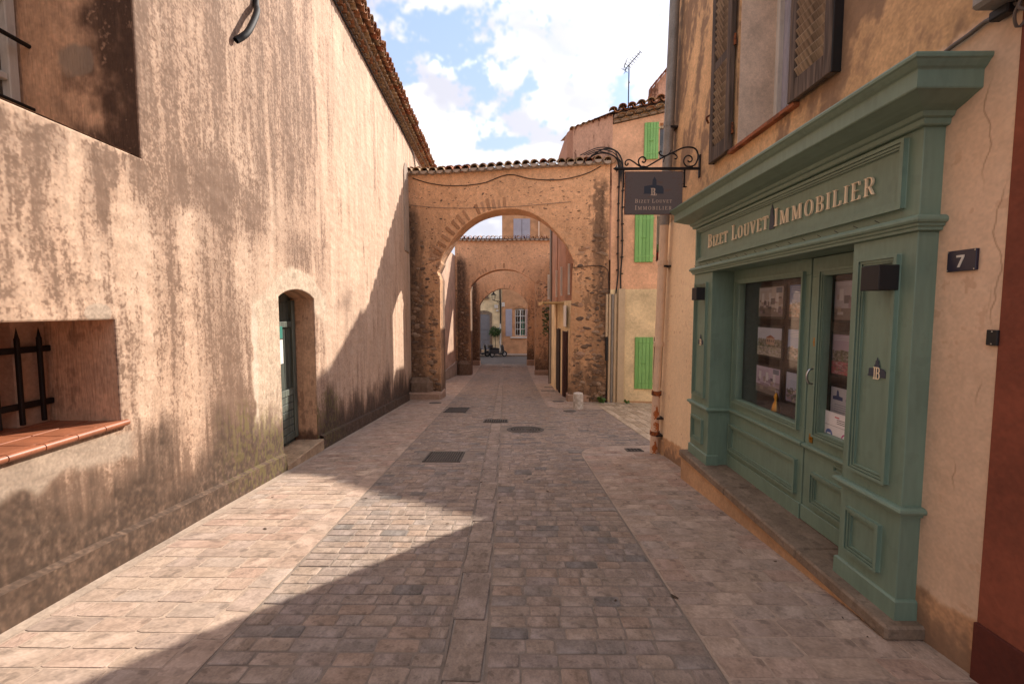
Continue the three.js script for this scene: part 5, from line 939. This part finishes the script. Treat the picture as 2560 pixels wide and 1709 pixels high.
// property cards hung behind the glass (flat prints)
function canvasTex(w, h, draw) { const c = document.createElement('canvas'); c.width = w; c.height = h; draw(c.getContext('2d'), w, h); const t = new THREE.CanvasTexture(c); t.colorSpace = THREE.SRGBColorSpace; return t; }
function cardArt(k) {
  return canvasTex(256, 192, (g, w, h) => {
    const R = (i) => hash(k, i, 77), sky = ['#cfd6df', '#9fb6d6', '#dfe6ee', '#86a7d4', '#e6dcd4', '#b9c9de', '#d8d2d6', '#c7b6c4', '#e9e9e9'][k % 9];
    g.fillStyle = sky; g.fillRect(0, 0, w, h);
    if (k === 0 || k === 4 || k === 6) {                           // rooms
      g.fillStyle = ['#d9d0c6', '', '', '', '#d8c8d6', '', '#cfcbd0'][k]; g.fillRect(0, 0, w, h); g.fillStyle = '#8f8378'; g.fillRect(0, h * .7, w, h * .3);
      for (let i = 0; i < 26; i++) { g.fillStyle = ['#f2eee8', '#6d625c', '#b7a79a', '#4d4a50', '#a58f9e', '#c9b79f'][Math.floor(R(i) * 6)]; g.globalAlpha = .7; g.fillRect(R(i + 30) * w * .9, h * (.3 + .5 * R(i + 60)), 10 + 46 * R(i + 90), 8 + 34 * R(i + 120)); } g.globalAlpha = 1;
      g.fillStyle = '#f6f4f0'; for (let i = 0; i < 3; i++) g.fillRect(w * (.12 + .3 * i), h * .2, 26, 58); g.fillStyle = '#7c8a98'; g.fillRect(w * .72, 6, 60, 34); g.fillStyle = '#eef0f4'; g.fillRect(8, 8, w * .5, 4); g.fillRect(8, 17, w * .4, 3);
    } else if (k === 1 || k === 3 || k === 5) {                     // open views under a wide sky
      g.fillStyle = ['', '#7fa0cf', '', '#a9c4e4', '', '#c8d2e2'][k]; g.fillRect(0, 0, w, h * .6); g.fillStyle = ['', '#c9a07c', '', '#8f8a80', '', '#9a8fa6'][k]; g.fillRect(0, h * .6, w, h * .4);
      for (let i = 0; i < 160; i++) { g.fillStyle = ['#e9ded0', '#7a6a58', '#b98c6c', '#55604a', '#d8c9b8'][Math.floor(R(i + 9) * 5)]; g.globalAlpha = .6; g.fillRect(R(i + 300) * w, h * (.52 + .42 * R(i + 600)), 5 + 26 * R(i + 900), 4 + 16 * R(i + 1200)); } g.globalAlpha = 1; g.fillStyle = '#e8edf4'; for (let i = 0; i < 4; i++) g.fillRect(14, 12 + i * 10, w * (.6 - .08 * i), 3);
    } else if (k < 8) {
      for (let i = 0; i < 700; i++) { g.fillStyle = ['#5f6b45', '#7d8457', '#8a7f6c', '#c2b6a6', '#48503a', '#a59b8d'][Math.floor(R(i) * 6)]; g.globalAlpha = .5; g.fillRect(R(i + 1e3) * w, h * (.38 + .3 * R(i + 2e3)), 5 + 14 * R(i + 3e3), 4 + 9 * R(i + 4e3)); } g.globalAlpha = 1;
      g.fillStyle = ['#d8c2a6', '#e8ddcb', '#d9b79b', '#e0d5d8', '#cfa78a', '#e9d6bf', '#d3c4c9', '#c98d8f'][k]; g.fillRect(w * (.3 + .3 * R(9)), h * .34, w * .34, h * .26);
      g.fillStyle = '#b06a4a'; g.beginPath(); g.moveTo(w * (.28 + .3 * R(9)), h * .35); g.lineTo(w * (.47 + .3 * R(9)), h * .25); g.lineTo(w * (.66 + .3 * R(9)), h * .35); g.fill();
      g.fillStyle = '#4b4a4c'; for (let i = 0; i < 4; i++) g.fillRect(w * (.34 + .3 * R(9)) + i * 20, h * .42, 9, 15);
      g.fillStyle = ['#8d7f86', '#9fb7c9', '#d3cbb8', '#7fb3c6', '#b59aa8', '#a3a7b6', '#c7a5ad', '#d05f6b'][k]; g.fillRect(0, h * .68, w, h * .32);
      for (let i = 0; i < 240; i++) { g.fillStyle = ['#e8e3dd', '#5a5557', '#c9b7a4', '#93a06a'][Math.floor(R(i + 50) * 4)]; g.globalAlpha = .45; g.fillRect(R(i + 5e3) * w, h * (.68 + .3 * R(i + 6e3)), 6 + 22 * R(i + 7e3), 2 + 5 * R(i + 8e3)); } g.globalAlpha = 1;
      g.fillStyle = '#eef0f4'; g.globalAlpha = .75; g.fillRect(8, 8, w * .55, 4); g.fillRect(8, 17, w * .45, 3); g.fillRect(8, 25, w * .5, 3); g.globalAlpha = 1;
    } else { g.fillStyle = '#4a5a86'; g.beginPath(); g.moveTo(14, 86); g.lineTo(80, 86); g.lineTo(80, 62); g.lineTo(56, 58); g.lineTo(52, 26); g.lineTo(46, 14); g.lineTo(40, 26); g.lineTo(38, 58); g.lineTo(14, 64); g.fill(); g.font = '22px serif'; g.fillText('BIZET', 98, 84); g.fillStyle = '#9aa0ad'; for (let i = 0; i < 4; i++) g.fillRect(26, 116 + i * 15, 190 - i * 22, 4); }
  });
}
function card(k, a0, a1, y0, y1, x, label) {
  const t = thing('property_card', label, 'card', [x, y0, -(a0 + a1) / 2], 'property cards behind the shop glass');
  add('frame', [cb(x, x + .012, y0, y1, -a0, -a1, .003)], M.black, t);
  const g = new THREE.PlaneGeometry(a1 - a0 - .04, y1 - y0 - .04).rotateY(-Math.PI / 2).translate(x - .002, (y0 + y1) / 2, -(a0 + a1) / 2);
  const m = new THREE.MeshStandardMaterial({ map: cardArt(k), color: 0xc4c4cc, roughness: .6 }); add('print', g, m, t, true);
}
const rows = [[1.54, 1.842], [1.186, 1.478], [.842, 1.122]], rn = ['top', 'middle', 'bottom'];
rows.forEach(([a, b], i) => { card(i * 2, 3.90, 4.325, a, b, 2.27, `framed property card in the window, ${rn[i]} of the far column`); card(i * 2 + 1, 3.44, 3.845, a, b, 2.27, `framed property card in the window, ${rn[i]} of the column beside the door`); });
card(6, 2.86, 3.287, 1.53, 1.838, 2.255, 'framed property card behind the door glass, topmost'); card(7, 2.86, 3.285, 1.15, 1.468, 2.255, 'framed property card with red foreground behind the door glass'); card(8, 2.86, 3.275, .86, 1.095, 2.255, 'white card with blue tower emblem behind the door glass');
{ const t = thing('door_poster', 'white poster with round badges leaning low in the door glass', 'poster', [2.215, .68, -3.1]); const m = new THREE.MeshStandardMaterial({ roughness: .8, map: canvasTex(256, 160, (g, w, h) => { g.fillStyle = '#ece8ea'; g.fillRect(0, 0, w, h); g.fillStyle = '#c2384a'; g.fillRect(96, 18, 30, 6); g.fillStyle = '#333'; for (let i = 0; i < 3; i++) g.fillRect(110, 30 + i * 9, 60, 3); g.fillStyle = '#888'; g.fillRect(20, 66, 210, 2); g.fillStyle = '#5b6fae'; g.beginPath(); g.arc(60, 112, 24, 0, 7); g.fill(); g.fillStyle = '#e8e8f0'; g.fillRect(46, 106, 26, 12); g.strokeStyle = '#c2408a'; g.lineWidth = 7; g.beginPath(); g.arc(170, 116, 22, 0, 7); g.stroke(); }) }); add('sheet', new THREE.BoxGeometry(.37, .225, .003), M.paper, t, true).position.set(0, .1125, 0); t.children[0].rotation.y = -Math.PI / 2; const s = add('print', new THREE.PlaneGeometry(.37, .225), m, t, true); s.position.set(-.003, .1125, 0); s.rotation.y = -Math.PI / 2; }
{ const t = thing('window_ornament', 'small bronze ornament standing on the window shelf', 'ornament', [2.26, .6, -3.95]); add('figure', new THREE.LatheGeometry([[0, 0], [.045, 0], [.05, .03], [.03, .08], [.04, .14], [.03, .19], [.012, .23], [.022, .26], [.01, .29], [0, .3]].map((a) => new THREE.Vector2(...a)), 14).translate(2.26, .601, -3.95), M.brass, t); }
// house number and black plate
{
  const t = thing('house_number', 'dark blue enamel plate with a white 7', 'sign', [2.05, 1.797, -2.13]); add('plate', cb(2.036, 2.05, 1.797, 1.893, -2.062, -2.2, .002), mat({ color: 0x1c1a33, roughness: .3 }), t);
  const sans = await new FontLoader().loadAsync('fonts/droid/droid_sans_bold.typeface.json'); add('digit', new TextGeometry('7', { font: sans, size: .056, depth: .002, curveSegments: 3 }).rotateY(-Math.PI / 2).translate(2.036, 1.815, -2.155), M.white, t);
  for (const [y, a] of [[1.803, 2.068], [1.887, 2.068], [1.803, 2.194], [1.887, 2.194]]) add('screw', cyl([2.034, y, -a], [2.037, y, -a], .003, 8), M.chrome, t);
  const b = thing('blank_plate', 'small blank black plate beside the red wall', 'plate', [2.05, 1.467, -1.97]); add('plate', cb(2.035, 2.05, 1.467, 1.534, -1.948, -1.996, .003), M.black, b); add('screw', [cyl([2.033, 1.474, -1.97], [2.036, 1.474, -1.97], .003, 8), cyl([2.033, 1.527, -1.97], [2.036, 1.527, -1.97], .003, 8)], M.chrome, b);
}
// junction box with cables, top right
{
  const t = thing('junction_box', 'grey junction box with loose cables at the top right', 'box', [1.98, 2.83, -1.9]); add('case', cb(1.9, 2.05, 2.865, 3.05, -1.72, -2.03, .015), M.zinc, t);
  add('cable', [tube([[2.02, 2.86, -1.95], [2.02, 2.84, -2.03], [2.035, 2.868, -2.083], [2.035, 2.855, -2.17], [2.035, 2.845, -2.26], [2.035, 2.80, -2.4]], .01, 6, 24), tube([[2.0, 2.87, -1.9], [1.99, 2.8, -1.93], [2.03, 2.76, -1.95], [2.04, 2.82, -1.9]], .006, 5, 20), tube([[1.98, 2.87, -1.86], [1.97, 2.81, -1.9], [2.0, 2.79, -1.88], [2.04, 2.86, -1.84]], .006, 5, 20)], M.greyCable, t);
  add('gland', cb(1.99, 2.04, 2.83, 2.87, -1.96, -2.04, .006), M.black, t);
}
// hanging sign on a wrought iron bracket
{
  const z = -5.25, t = thing('hanging_sign', 'rusty grey sign board hanging from a scrolled iron bracket', 'sign', [2.05, 3.2, z]);
  const S = (x, y) => { const F = 1138, k = 5.25 / F; return [1.2 + (x - 160) / 7.838 * k * 1.0, 3.197 - (y - 490) / 7.838 * k, z]; };
  const br = add('bracket', [cb(1.12, 2.06, 3.185, 3.212, z - .014, z + .014, .003), cb(2.035, 2.052, 3.1, 3.35, z - .02, z + .02, .003)], M.iron, t);
  const sc = (pts, r = .008) => add('scroll', tube(pts.map((p) => S(...p)), r, 6, pts.length * 6), M.iron, br);
  sc([[1400, 455], [1500, 420], [1550, 320], [1555, 210], [1500, 120], [1380, 90], [1250, 110], [1100, 180], [960, 245], [820, 320], [680, 400], [570, 455], [480, 445], [435, 380], [440, 310], [500, 268], [555, 290], [565, 345], [530, 372], [500, 350]], .009);
  sc([[1400, 455], [1330, 430], [1290, 360], [1310, 280], [1380, 245], [1440, 280], [1445, 340], [1400, 365], [1365, 340]]);
  sc([[540, 460], [440, 430], [340, 360], [250, 318], [190, 345], [180, 400], [210, 425], [235, 400], [228, 380]]);
  sc([[960, 245], [890, 250], [835, 225], [820, 185], [850, 165], [870, 180]], .007); sc([[960, 240], [1040, 205], [1120, 220], [1165, 270], [1140, 310], [1115, 295]], .007); sc([[930, 270], [915, 320], [900, 370]], .005); sc([[980, 230], [1030, 180], [1045, 140]], .005);
  for (const x of [520, 1405]) { const p = S(x, 462); add('knuckle', new THREE.SphereGeometry(.022, 8, 6).scale(1.9, .8, 1).translate(...p), M.iron, br); }
  { const p = S(20, 485); add('finial', [new THREE.OctahedronGeometry(.03).scale(1.4, 1, .6).translate(...p), new THREE.OctahedronGeometry(.03).scale(.6, 1.5, .6).translate(p[0], p[1], p[2])], M.iron, br); }
  const a = S(1310, 480), b = S(1310, 840); add('hanger', [cb(a[0] - .009, a[0] + .009, b[1], a[1], z - .009, z + .009, .002), cb(b[0] - .012, b[0] + .03, b[1], b[1] + .012, z - .009, z + .009, .002)], M.iron, br);
  { const c = S(150, 480), d = S(150, 840); add('hanger', cb(c[0] - .009, c[0] + .009, d[1], c[1], z - .009, z + .009, .002), M.iron, br); }
  const art = canvasTex(640, 480, (g, w, h) => {
    g.fillStyle = '#6a605f'; g.fillRect(0, 0, w, h);
    for (let i = 0; i < 3000; i++) { g.fillStyle = hash(i, 1, 3) > .5 ? '#736a69' : '#5f5655'; g.globalAlpha = .16; g.fillRect(hash(i, 2, 3) * w, hash(i, 3, 3) * h, 2 + 30 * hash(i, 4, 3), 1 + 3 * hash(i, 5, 3)); }
    for (let i = 0; i < 700; i++) { const e = hash(i, 8, 3), x = e < .5 ? Math.pow(hash(i, 6, 3), 4) * w * .12 * (1) : w - Math.pow(hash(i, 6, 3), 4) * w * .12, y = hash(i, 7, 3) * h; g.globalAlpha = .5; g.fillStyle = hash(i, 9, 3) > .4 ? '#5c3422' : '#7d4a2a'; g.fillRect(x, y, 2 + 5 * hash(i, 10, 3), 2 + 6 * hash(i, 11, 3)); }
    for (let i = 0; i < 260; i++) { const x = hash(i, 12, 3) * w, y = hash(i, 13, 3) > .5 ? Math.pow(hash(i, 14, 3), 3) * 16 : h - Math.pow(hash(i, 14, 3), 3) * 14; g.globalAlpha = .55; g.fillStyle = '#6b3d26'; g.fillRect(x, y, 3 + 9 * hash(i, 15, 3), 2 + 3 * hash(i, 16, 3)); }
    for (const [x, y, l] of [[360, 112, 60], [380, 125, 40], [450, 200, 70], [330, 90, 30], [255, 280, 40], [520, 70, 40], [440, 215, 50]]) { g.globalAlpha = .45; g.fillStyle = '#7a4a2c'; g.fillRect(x, y, l, 4); g.fillRect(x + 6, y + 6, l * .7, 2); }
    g.globalAlpha = 1; g.fillStyle = '#3a404d'; g.beginPath();[[207, 250], [430, 250], [430, 196], [416, 162], [350, 152], [348, 96], [336, 74], [327, 56], [318, 74], [306, 96], [304, 150], [214, 164], [214, 242], [207, 242]].forEach(([x, y], i) => i ? g.lineTo(x, y) : g.moveTo(x, y)); g.fill();
    g.fillStyle = '#d9bfa8'; g.font = '112px serif'; g.save(); g.translate(284, 266); g.scale(.62, 1); g.fillText('I', 0, 0); g.fillText('B', 22, 0); g.fillText('L', 48, 2); g.restore();
    const sc2 = (txt, x, y, bg, sm, W) => { const ch = [...txt].map((c, i) => [c, i === 0 || txt[i - 1] === ' ' ? bg : sm]); let tot = 0; for (const [c, s] of ch) { g.font = `${s}px serif`; tot += g.measureText(c).width + 2; } const k = (W - tot) / ch.length; for (const [c, s] of ch) { g.font = `${s}px serif`; g.fillText(c, x, y); x += g.measureText(c).width + 2 + k; } };
    sc2('BIZET LOUVET', 112, 350, 58, 46, 420); sc2('IMMOBILIER', 112, 428, 66, 52, 420);
  });
  const p0 = S(175, 540), p1 = S(1280, 1350), bd = add('board', cb(p0[0], p1[0], p1[1], p0[1], z - .008, z + .008, .002), M.rust, t);
  add('print', new THREE.PlaneGeometry(p1[0] - p0[0] - .004, p0[1] - p1[1] - .004).translate((p0[0] + p1[0]) / 2, (p0[1] + p1[1]) / 2, z + .0105), new THREE.MeshStandardMaterial({ map: art, roughness: .7 }), bd, true);
  for (const y of [570, 770]) { for (const [xa, xb] of [[140, 200], [1240, 1310]]) { const q0 = S(xa, y), q1 = S(xb, y); add('bolt', cyl([q0[0], q0[1], z], [q1[0], q1[1], z], .006, 6), M.rust, bd); } }
}

// ---------------------------------------------------------------- houses, scooters and lantern at the far end
{
  const Z = -44, t = thing('orange_house', 'tall orange house with lavender shutters at the far end', 'house', [4, gy(Z), Z]);
  const s = new THREE.Shape(); s.moveTo(-1.45, -3); s.lineTo(12, -3); s.lineTo(12, 12.5); s.lineTo(-1.45, 12.5); s.closePath();
  for (const [a, b, c, d] of [[-.22, .84, -.9, 1.66], [.0, .92, 7.6, 10.2], [4, 5, -.9, 1.66], [4, 5, 7.6, 10.2]]) { const h = new THREE.Path(); h.moveTo(a, c); h.lineTo(b, c); h.lineTo(b, d); h.quadraticCurveTo((a + b) / 2, d + (d < 5 ? .22 : 0), a, d); h.closePath(); s.holes.push(h); }
  add('wall', new THREE.ExtrudeGeometry(s, { depth: .4, bevelEnabled: false }).translate(0, 0, Z - .4), M.orange, t); add('roof', box(-1.7, 12, 12.5, 12.7, Z - 6, Z + .3), M.tileB, t); add('side_wall', box(-1.45, -1.4, -3, 12.5, Z - 6, Z - .4), M.orange, t); add('back_wall', box(-1.4, 12, -3, 12.5, Z - 6, Z - 5.9), M.orange, t); add('right_wall', box(11.9, 12, -3, 12.5, Z - 5.9, Z - .4), M.orange, t);
  for (const [a, b, y0, y1] of [[-1.45, -.25, -1.5, -1.48], [.95, 3.6, -1.5, -1.48]]) add('groove', box(a, b, y0, y1, Z, Z + .012), M.terra, t);
  const w = add('window', box(-.22, .84, -.9, 1.8, Z - .21, Z - .205), M.glass, t); w.userData.label = 'white framed window with many panes';
  for (const [a, b] of [[-.22, -.14], [.26, .36], [.76, .84], [.02, .05], [.53, .56]]) add('glazing_bar', cb(a, b, -.9, 1.7, Z - .2, Z - .13, .008), M.white, w); for (const y of [-.9, -.28, .36, 1.0, 1.6]) add('glazing_bar', cb(-.14, .76, y, y + .06, Z - .2, Z - .14, .008), M.white, w);
  add('curtain', box(.36, .7, -.84, .62, Z - .3, Z - .24), M.binGreen, w); add('sill', cb(-.66, .95, -1.12, -1.0, Z, Z + .16, .02), M.windowWhite, w);
  const ar = new THREE.Shape(); ar.moveTo(-.5, 1.62); ar.quadraticCurveTo(.3, 2.2, 1.1, 1.62); ar.lineTo(1.1, 1.74); ar.quadraticCurveTo(.3, 2.34, -.5, 1.74); ar.closePath(); add('window_arch', new THREE.ExtrudeGeometry(ar, { depth: .06, bevelEnabled: false }).translate(0, 0, Z), M.orange, t);
  const lv = (a, b, c, d) => { const sh = add('shutter', [cb(a, b, c, d, Z + .01, Z + .04, .006)], M.lavender, t); for (const [p, q] of [[a + .04, (a + b) / 2 - .03], [(a + b) / 2 + .03, b - .04]]) for (let y = c + .1; y < d - .1; y += .11) { if (Math.abs(y - (c + d) / 2) < .09) continue; add('slat', box(p, q, y, y + .06, Z + .038, Z + .055), M.lavender, sh); } };
  lv(-1.12, -.5, -.93, 1.68); lv(.9, 1.5, -.93, 1.68); lv(-.36, .42, 7.5, 10.25); lv(.46, 1.22, 7.5, 10.25);
  add('rain_pipe', cyl([2.05, -2.6, Z + .1], [2.05, 12, Z + .1], .07, 8), M.pipeCream, t);
}
{
  const Z = -44.1, t = thing('yellow_house', 'low yellow house with grey arched door at the far end', 'house', [-5, gy(Z), Z]);
  add('wall', box(-12, -1.46, -3, 5.6, Z - .4, Z), M.yellow, t); add('roof', box(-12, -1.2, 5.6, 5.75, Z - 5, Z + .4), M.tileC, t);
  const d = add('door', [cb(-3.75, -2.66, -2.55, 1.2, Z, Z + .05, .01)], M.greyDoor, t); d.userData.label = 'grey panelled door with stone surround';
  for (const [a, b, c, e] of [[-3.55, -2.85, -.3, .9], [-3.55, -2.85, -1.3, -.5], [-3.55, -2.85, -2.3, -1.5]]) add('door_panel', cb(a, b, c, e, Z + .045, Z + .075, .012), M.greyDoor, d);
  const s = new THREE.Shape(); s.moveTo(-2.66, -2.6); s.lineTo(-2.45, -2.6); s.lineTo(-2.45, 1.3); s.quadraticCurveTo(-3.2, 1.8, -4.1, 1.3); s.lineTo(-3.9, 1.05); s.quadraticCurveTo(-3.2, 1.45, -2.66, 1.1); s.closePath(); add('door_surround', new THREE.ExtrudeGeometry(s, { depth: .1, bevelEnabled: false }).translate(0, 0, Z), M.shopStone, d);
  add('steps', [cb(-3.9, -2.3, -2.75, -2.45, Z, Z + .5, .03), cb(-3.7, -2.5, -2.45, -2.25, Z, Z + .25, .03)], M.step, t);
  add('shelf', [cb(-3.5, -2.7, 2.7, 2.82, Z, Z + .35, .02), cb(-3.4, -2.8, 2.82, 3.2, Z, Z + .2, .02)], M.shopStone, t);
  const p = thing('utility_pipe', 'white and black utility pipe on the joint of the far houses', 'pipe', [-1.62, gy(Z), Z]); add('upper_cable', tube([[-1.62, .2, Z + .12], [-1.62, 2, Z + .14], [-1.66, 3.4, Z + .12], [-1.64, 5.6, Z + .12]], .07, 7, 20), M.cable, p); add('lower_pipe', cyl([-1.63, -2.6, Z + .12], [-1.63, .3, Z + .12], .075, 8), M.white, p);
  [['meter_box', 'white meter box right of the pipe', -1.5, -1.2, 1.9, 2.32], ['meter_box', 'white meter box left of the pipe', -2.2, -1.85, 1.75, 2.1], ['meter_box', 'small white box low left of the pipe', -2.02, -1.8, 1.45, 1.62], ['meter_box', 'wide white box low beside the pipe', -1.95, -1.7, -.35, -.1]].forEach(([n, l, a, b, c, e]) => { const o = thing(n, l, 'meter box', [(a + b) / 2, c, Z], 'white boxes by the far lantern'); const zz = a > -1.46 ? -44 : Z; add('case', cb(a, b, c, e, Z, zz + .2, .02), M.white, o); add('cover', cb(a + .03, b - .03, c + .03, e - .03, zz + .2, zz + .22, .008), M.windowWhite, o); });
}
{
  const t = thing('street_lantern', 'old iron wall lantern seen through the arches', 'lantern', [-1.66, 2.5, -44]), x = -2.25, z = -43.5;
  add('bracket', [tube([[-1.64, 2.3, -43.95], [-1.75, 2.42, -43.8], [-2.0, 2.46, -43.6], [x, 2.5, z]], .03, 6, 16), tube([[-1.64, 1.9, -43.95], [-1.72, 2.2, -43.85], [-1.95, 2.42, -43.65]], .02, 5, 12)], M.iron, t);
  add('cage', [0, 1, 2, 3].map((i) => { const a = i * Math.PI / 2 + .4; return cyl([x + Math.cos(a) * .12, 2.55, z + Math.sin(a) * .12], [x + Math.cos(a) * .24, 3.02, z + Math.sin(a) * .24], .014, 5); }), M.iron, t);
  add('glass', new THREE.CylinderGeometry(.235, .115, .46, 4, 1, true).rotateY(.4).translate(x, 2.785, z), M.glass, t); add('cap', [new THREE.ConeGeometry(.3, .24, 8).translate(x, 3.14, z), new THREE.CylinderGeometry(.07, .1, .12, 8).translate(x, 3.3, z), new THREE.SphereGeometry(.04, 8, 6).translate(x, 3.4, z), new THREE.CylinderGeometry(.13, .09, .06, 8).translate(x, 2.53, z)], M.iron, t);
}
{
  const x = -2.12, z = -43.5, y = gy(-43) + .1, t = thing('potted_tree', 'clipped round potted tree in front of the yellow house', 'tree', [x, y, z]);
  add('trunk', tube([[x, y + .2, z], [x + .03, y + .8, z], [x - .01, y + 1.9, z], [x, y + 2.2, z]], .035, 6), M.bark, t); add('pot', new THREE.LatheGeometry([[0, 0], [.22, 0], [.3, .45], [.33, .45], [.33, .5], [0, .46]].map((a) => new THREE.Vector2(...a)), 14).translate(x, y, z), M.tileRed, t);
  const G = []; for (let i = 0; i < 900; i++) { const u = rr(-1, 1), a = rr(0, 6.283), r = .56 * Math.cbrt(rr(.15, 1)) * (1 + .18 * Math.sin(a * 3 + u * 4)), c = Math.sqrt(1 - u * u); G.push(new THREE.PlaneGeometry(.1, .06).rotateX(rr(0, 6)).rotateY(rr(0, 6)).translate(x + r * c * Math.cos(a), y + 2.15 + r * u * .85, z + r * c * Math.sin(a))); } add('crown', G.slice(0, 620), M.leafDark, t); add('young_leaves', G.slice(620), M.leaf, t);
}
function scooter(label, x, z, turn, box_) {
  const t = thing('scooter', label, 'scooter', [x, gy(z), z], 'scooters parked beyond the last arch'); t.rotation.y = turn;
  const loc = (n, g, m, parent = t) => { const o = new THREE.Mesh(uvBox(join(g), 1), m); o.name = n; o.castShadow = o.receiveShadow = true; parent.add(o); return o; };
  for (const wx of [-.62, .62]) { const w = loc('wheel', new THREE.TorusGeometry(.2, .06, 8, 20).translate(wx, .26, 0), M.rubber); loc('rim', new THREE.CylinderGeometry(.14, .14, .06, 14).rotateX(Math.PI / 2).translate(wx, .26, 0), M.chrome, w); }
  const ex = (pts, d) => { const s = new THREE.Shape(); s.moveTo(...pts[0]); s.splineThru(pts.slice(1).map((p) => new THREE.Vector2(...p))); return new THREE.ExtrudeGeometry(s, { depth: d, bevelEnabled: true, bevelSize: .03, bevelThickness: .04, bevelSegments: 3, curveSegments: 16 }).translate(0, 0, -d / 2); };
  loc('body', [ex([[-.95, .5], [-.85, .68], [-.5, .74], [-.05, .7], [.02, .5], [-.1, .34], [-.45, .32], [-.8, .42]], .2)], M.scooterBlack);
  loc('floor', [ex([[-.15, .3], [.1, .36], [.36, .34], [.4, .26], [.1, .24]], .24)], M.scooterBlack); loc('leg_shield', [ex([[.3, .28], [.36, .6], [.3, 1.0], [.4, 1.02], [.48, .7], [.46, .34]], .3)], M.scooterBlack);
  loc('front_mudguard', [ex([[.42, .42], [.62, .54], [.84, .36], [.8, .32], [.62, .48], [.46, .36]], .1)], M.scooterBlack); loc('seat', [ex([[-.85, .74], [-.5, .84], [-.05, .8], [.0, .73], [-.4, .73]], .2)], M.rubber);
  loc('fork', [cyl([.62, .26, .08], [.36, .98, .04], .022, 8), cyl([.62, .26, -.08], [.36, .98, -.04], .022, 8)], M.chrome); loc('handlebar', [tube([[.28, 1.12, -.34], [.34, 1.1, -.18], [.36, 1.04, 0], [.34, 1.1, .18], [.28, 1.12, .34]], .02, 6), new THREE.SphereGeometry(.1, 10, 8).scale(1, .9, 1.3).translate(.4, 1.04, 0)], M.scooterBlack);
  loc('mirror', [cyl([.3, 1.12, .26], [.26, 1.3, .34], .008, 5), new THREE.SphereGeometry(.06, 8, 6).scale(.4, .8, 1).translate(.26, 1.33, .35)], M.scooterBlack); loc('mirror', [cyl([.3, 1.12, -.26], [.26, 1.3, -.34], .008, 5), new THREE.SphereGeometry(.06, 8, 6).scale(.4, .8, 1).translate(.26, 1.33, -.35)], M.scooterBlack);
  loc('headlamp', new THREE.SphereGeometry(.06, 10, 8).scale(.5, 1, 1.1).translate(.5, 1.02, 0), M.chrome); loc('stand', [cyl([-.2, .3, .1], [-.25, 0, .14], .014, 5), cyl([-.2, .3, -.1], [-.25, 0, -.14], .014, 5)], M.iron);
  if (box_) loc('top_box', cbox(.38, .3, .4, .04).translate(-.82, 1.0, 0), M.scooterBlack);
}
scooter('black scooter seen from behind, right of the potted tree', -1.72, -41.5, .5, true); scooter('black scooter half hidden by the left arch pier', -3.35, -41.6, .25, false);
{ const t = thing('swift', 'tiny dark bird high in the sky', 'bird', [6.6, 15, -28]); add('body', [new THREE.SphereGeometry(.05, 6, 5).scale(1, .8, 2.6).translate(6.6, 15, -28), ...[1, -1].map((s) => { const g = new THREE.BufferGeometry(); g.setAttribute('position', new THREE.Float32BufferAttribute([6.6, 15, -28.06, 6.6, 15, -27.95, 6.6 + s * .06, 15 + s * .17, -27.85, 6.6, 15, -27.95, 6.6, 15, -28.06, 6.6 + s * .06, 15.005 + s * .17, -27.85], 3)); g.computeVertexNormals(); return g; })], M.black, t); }

renderer.render(scene, camera);
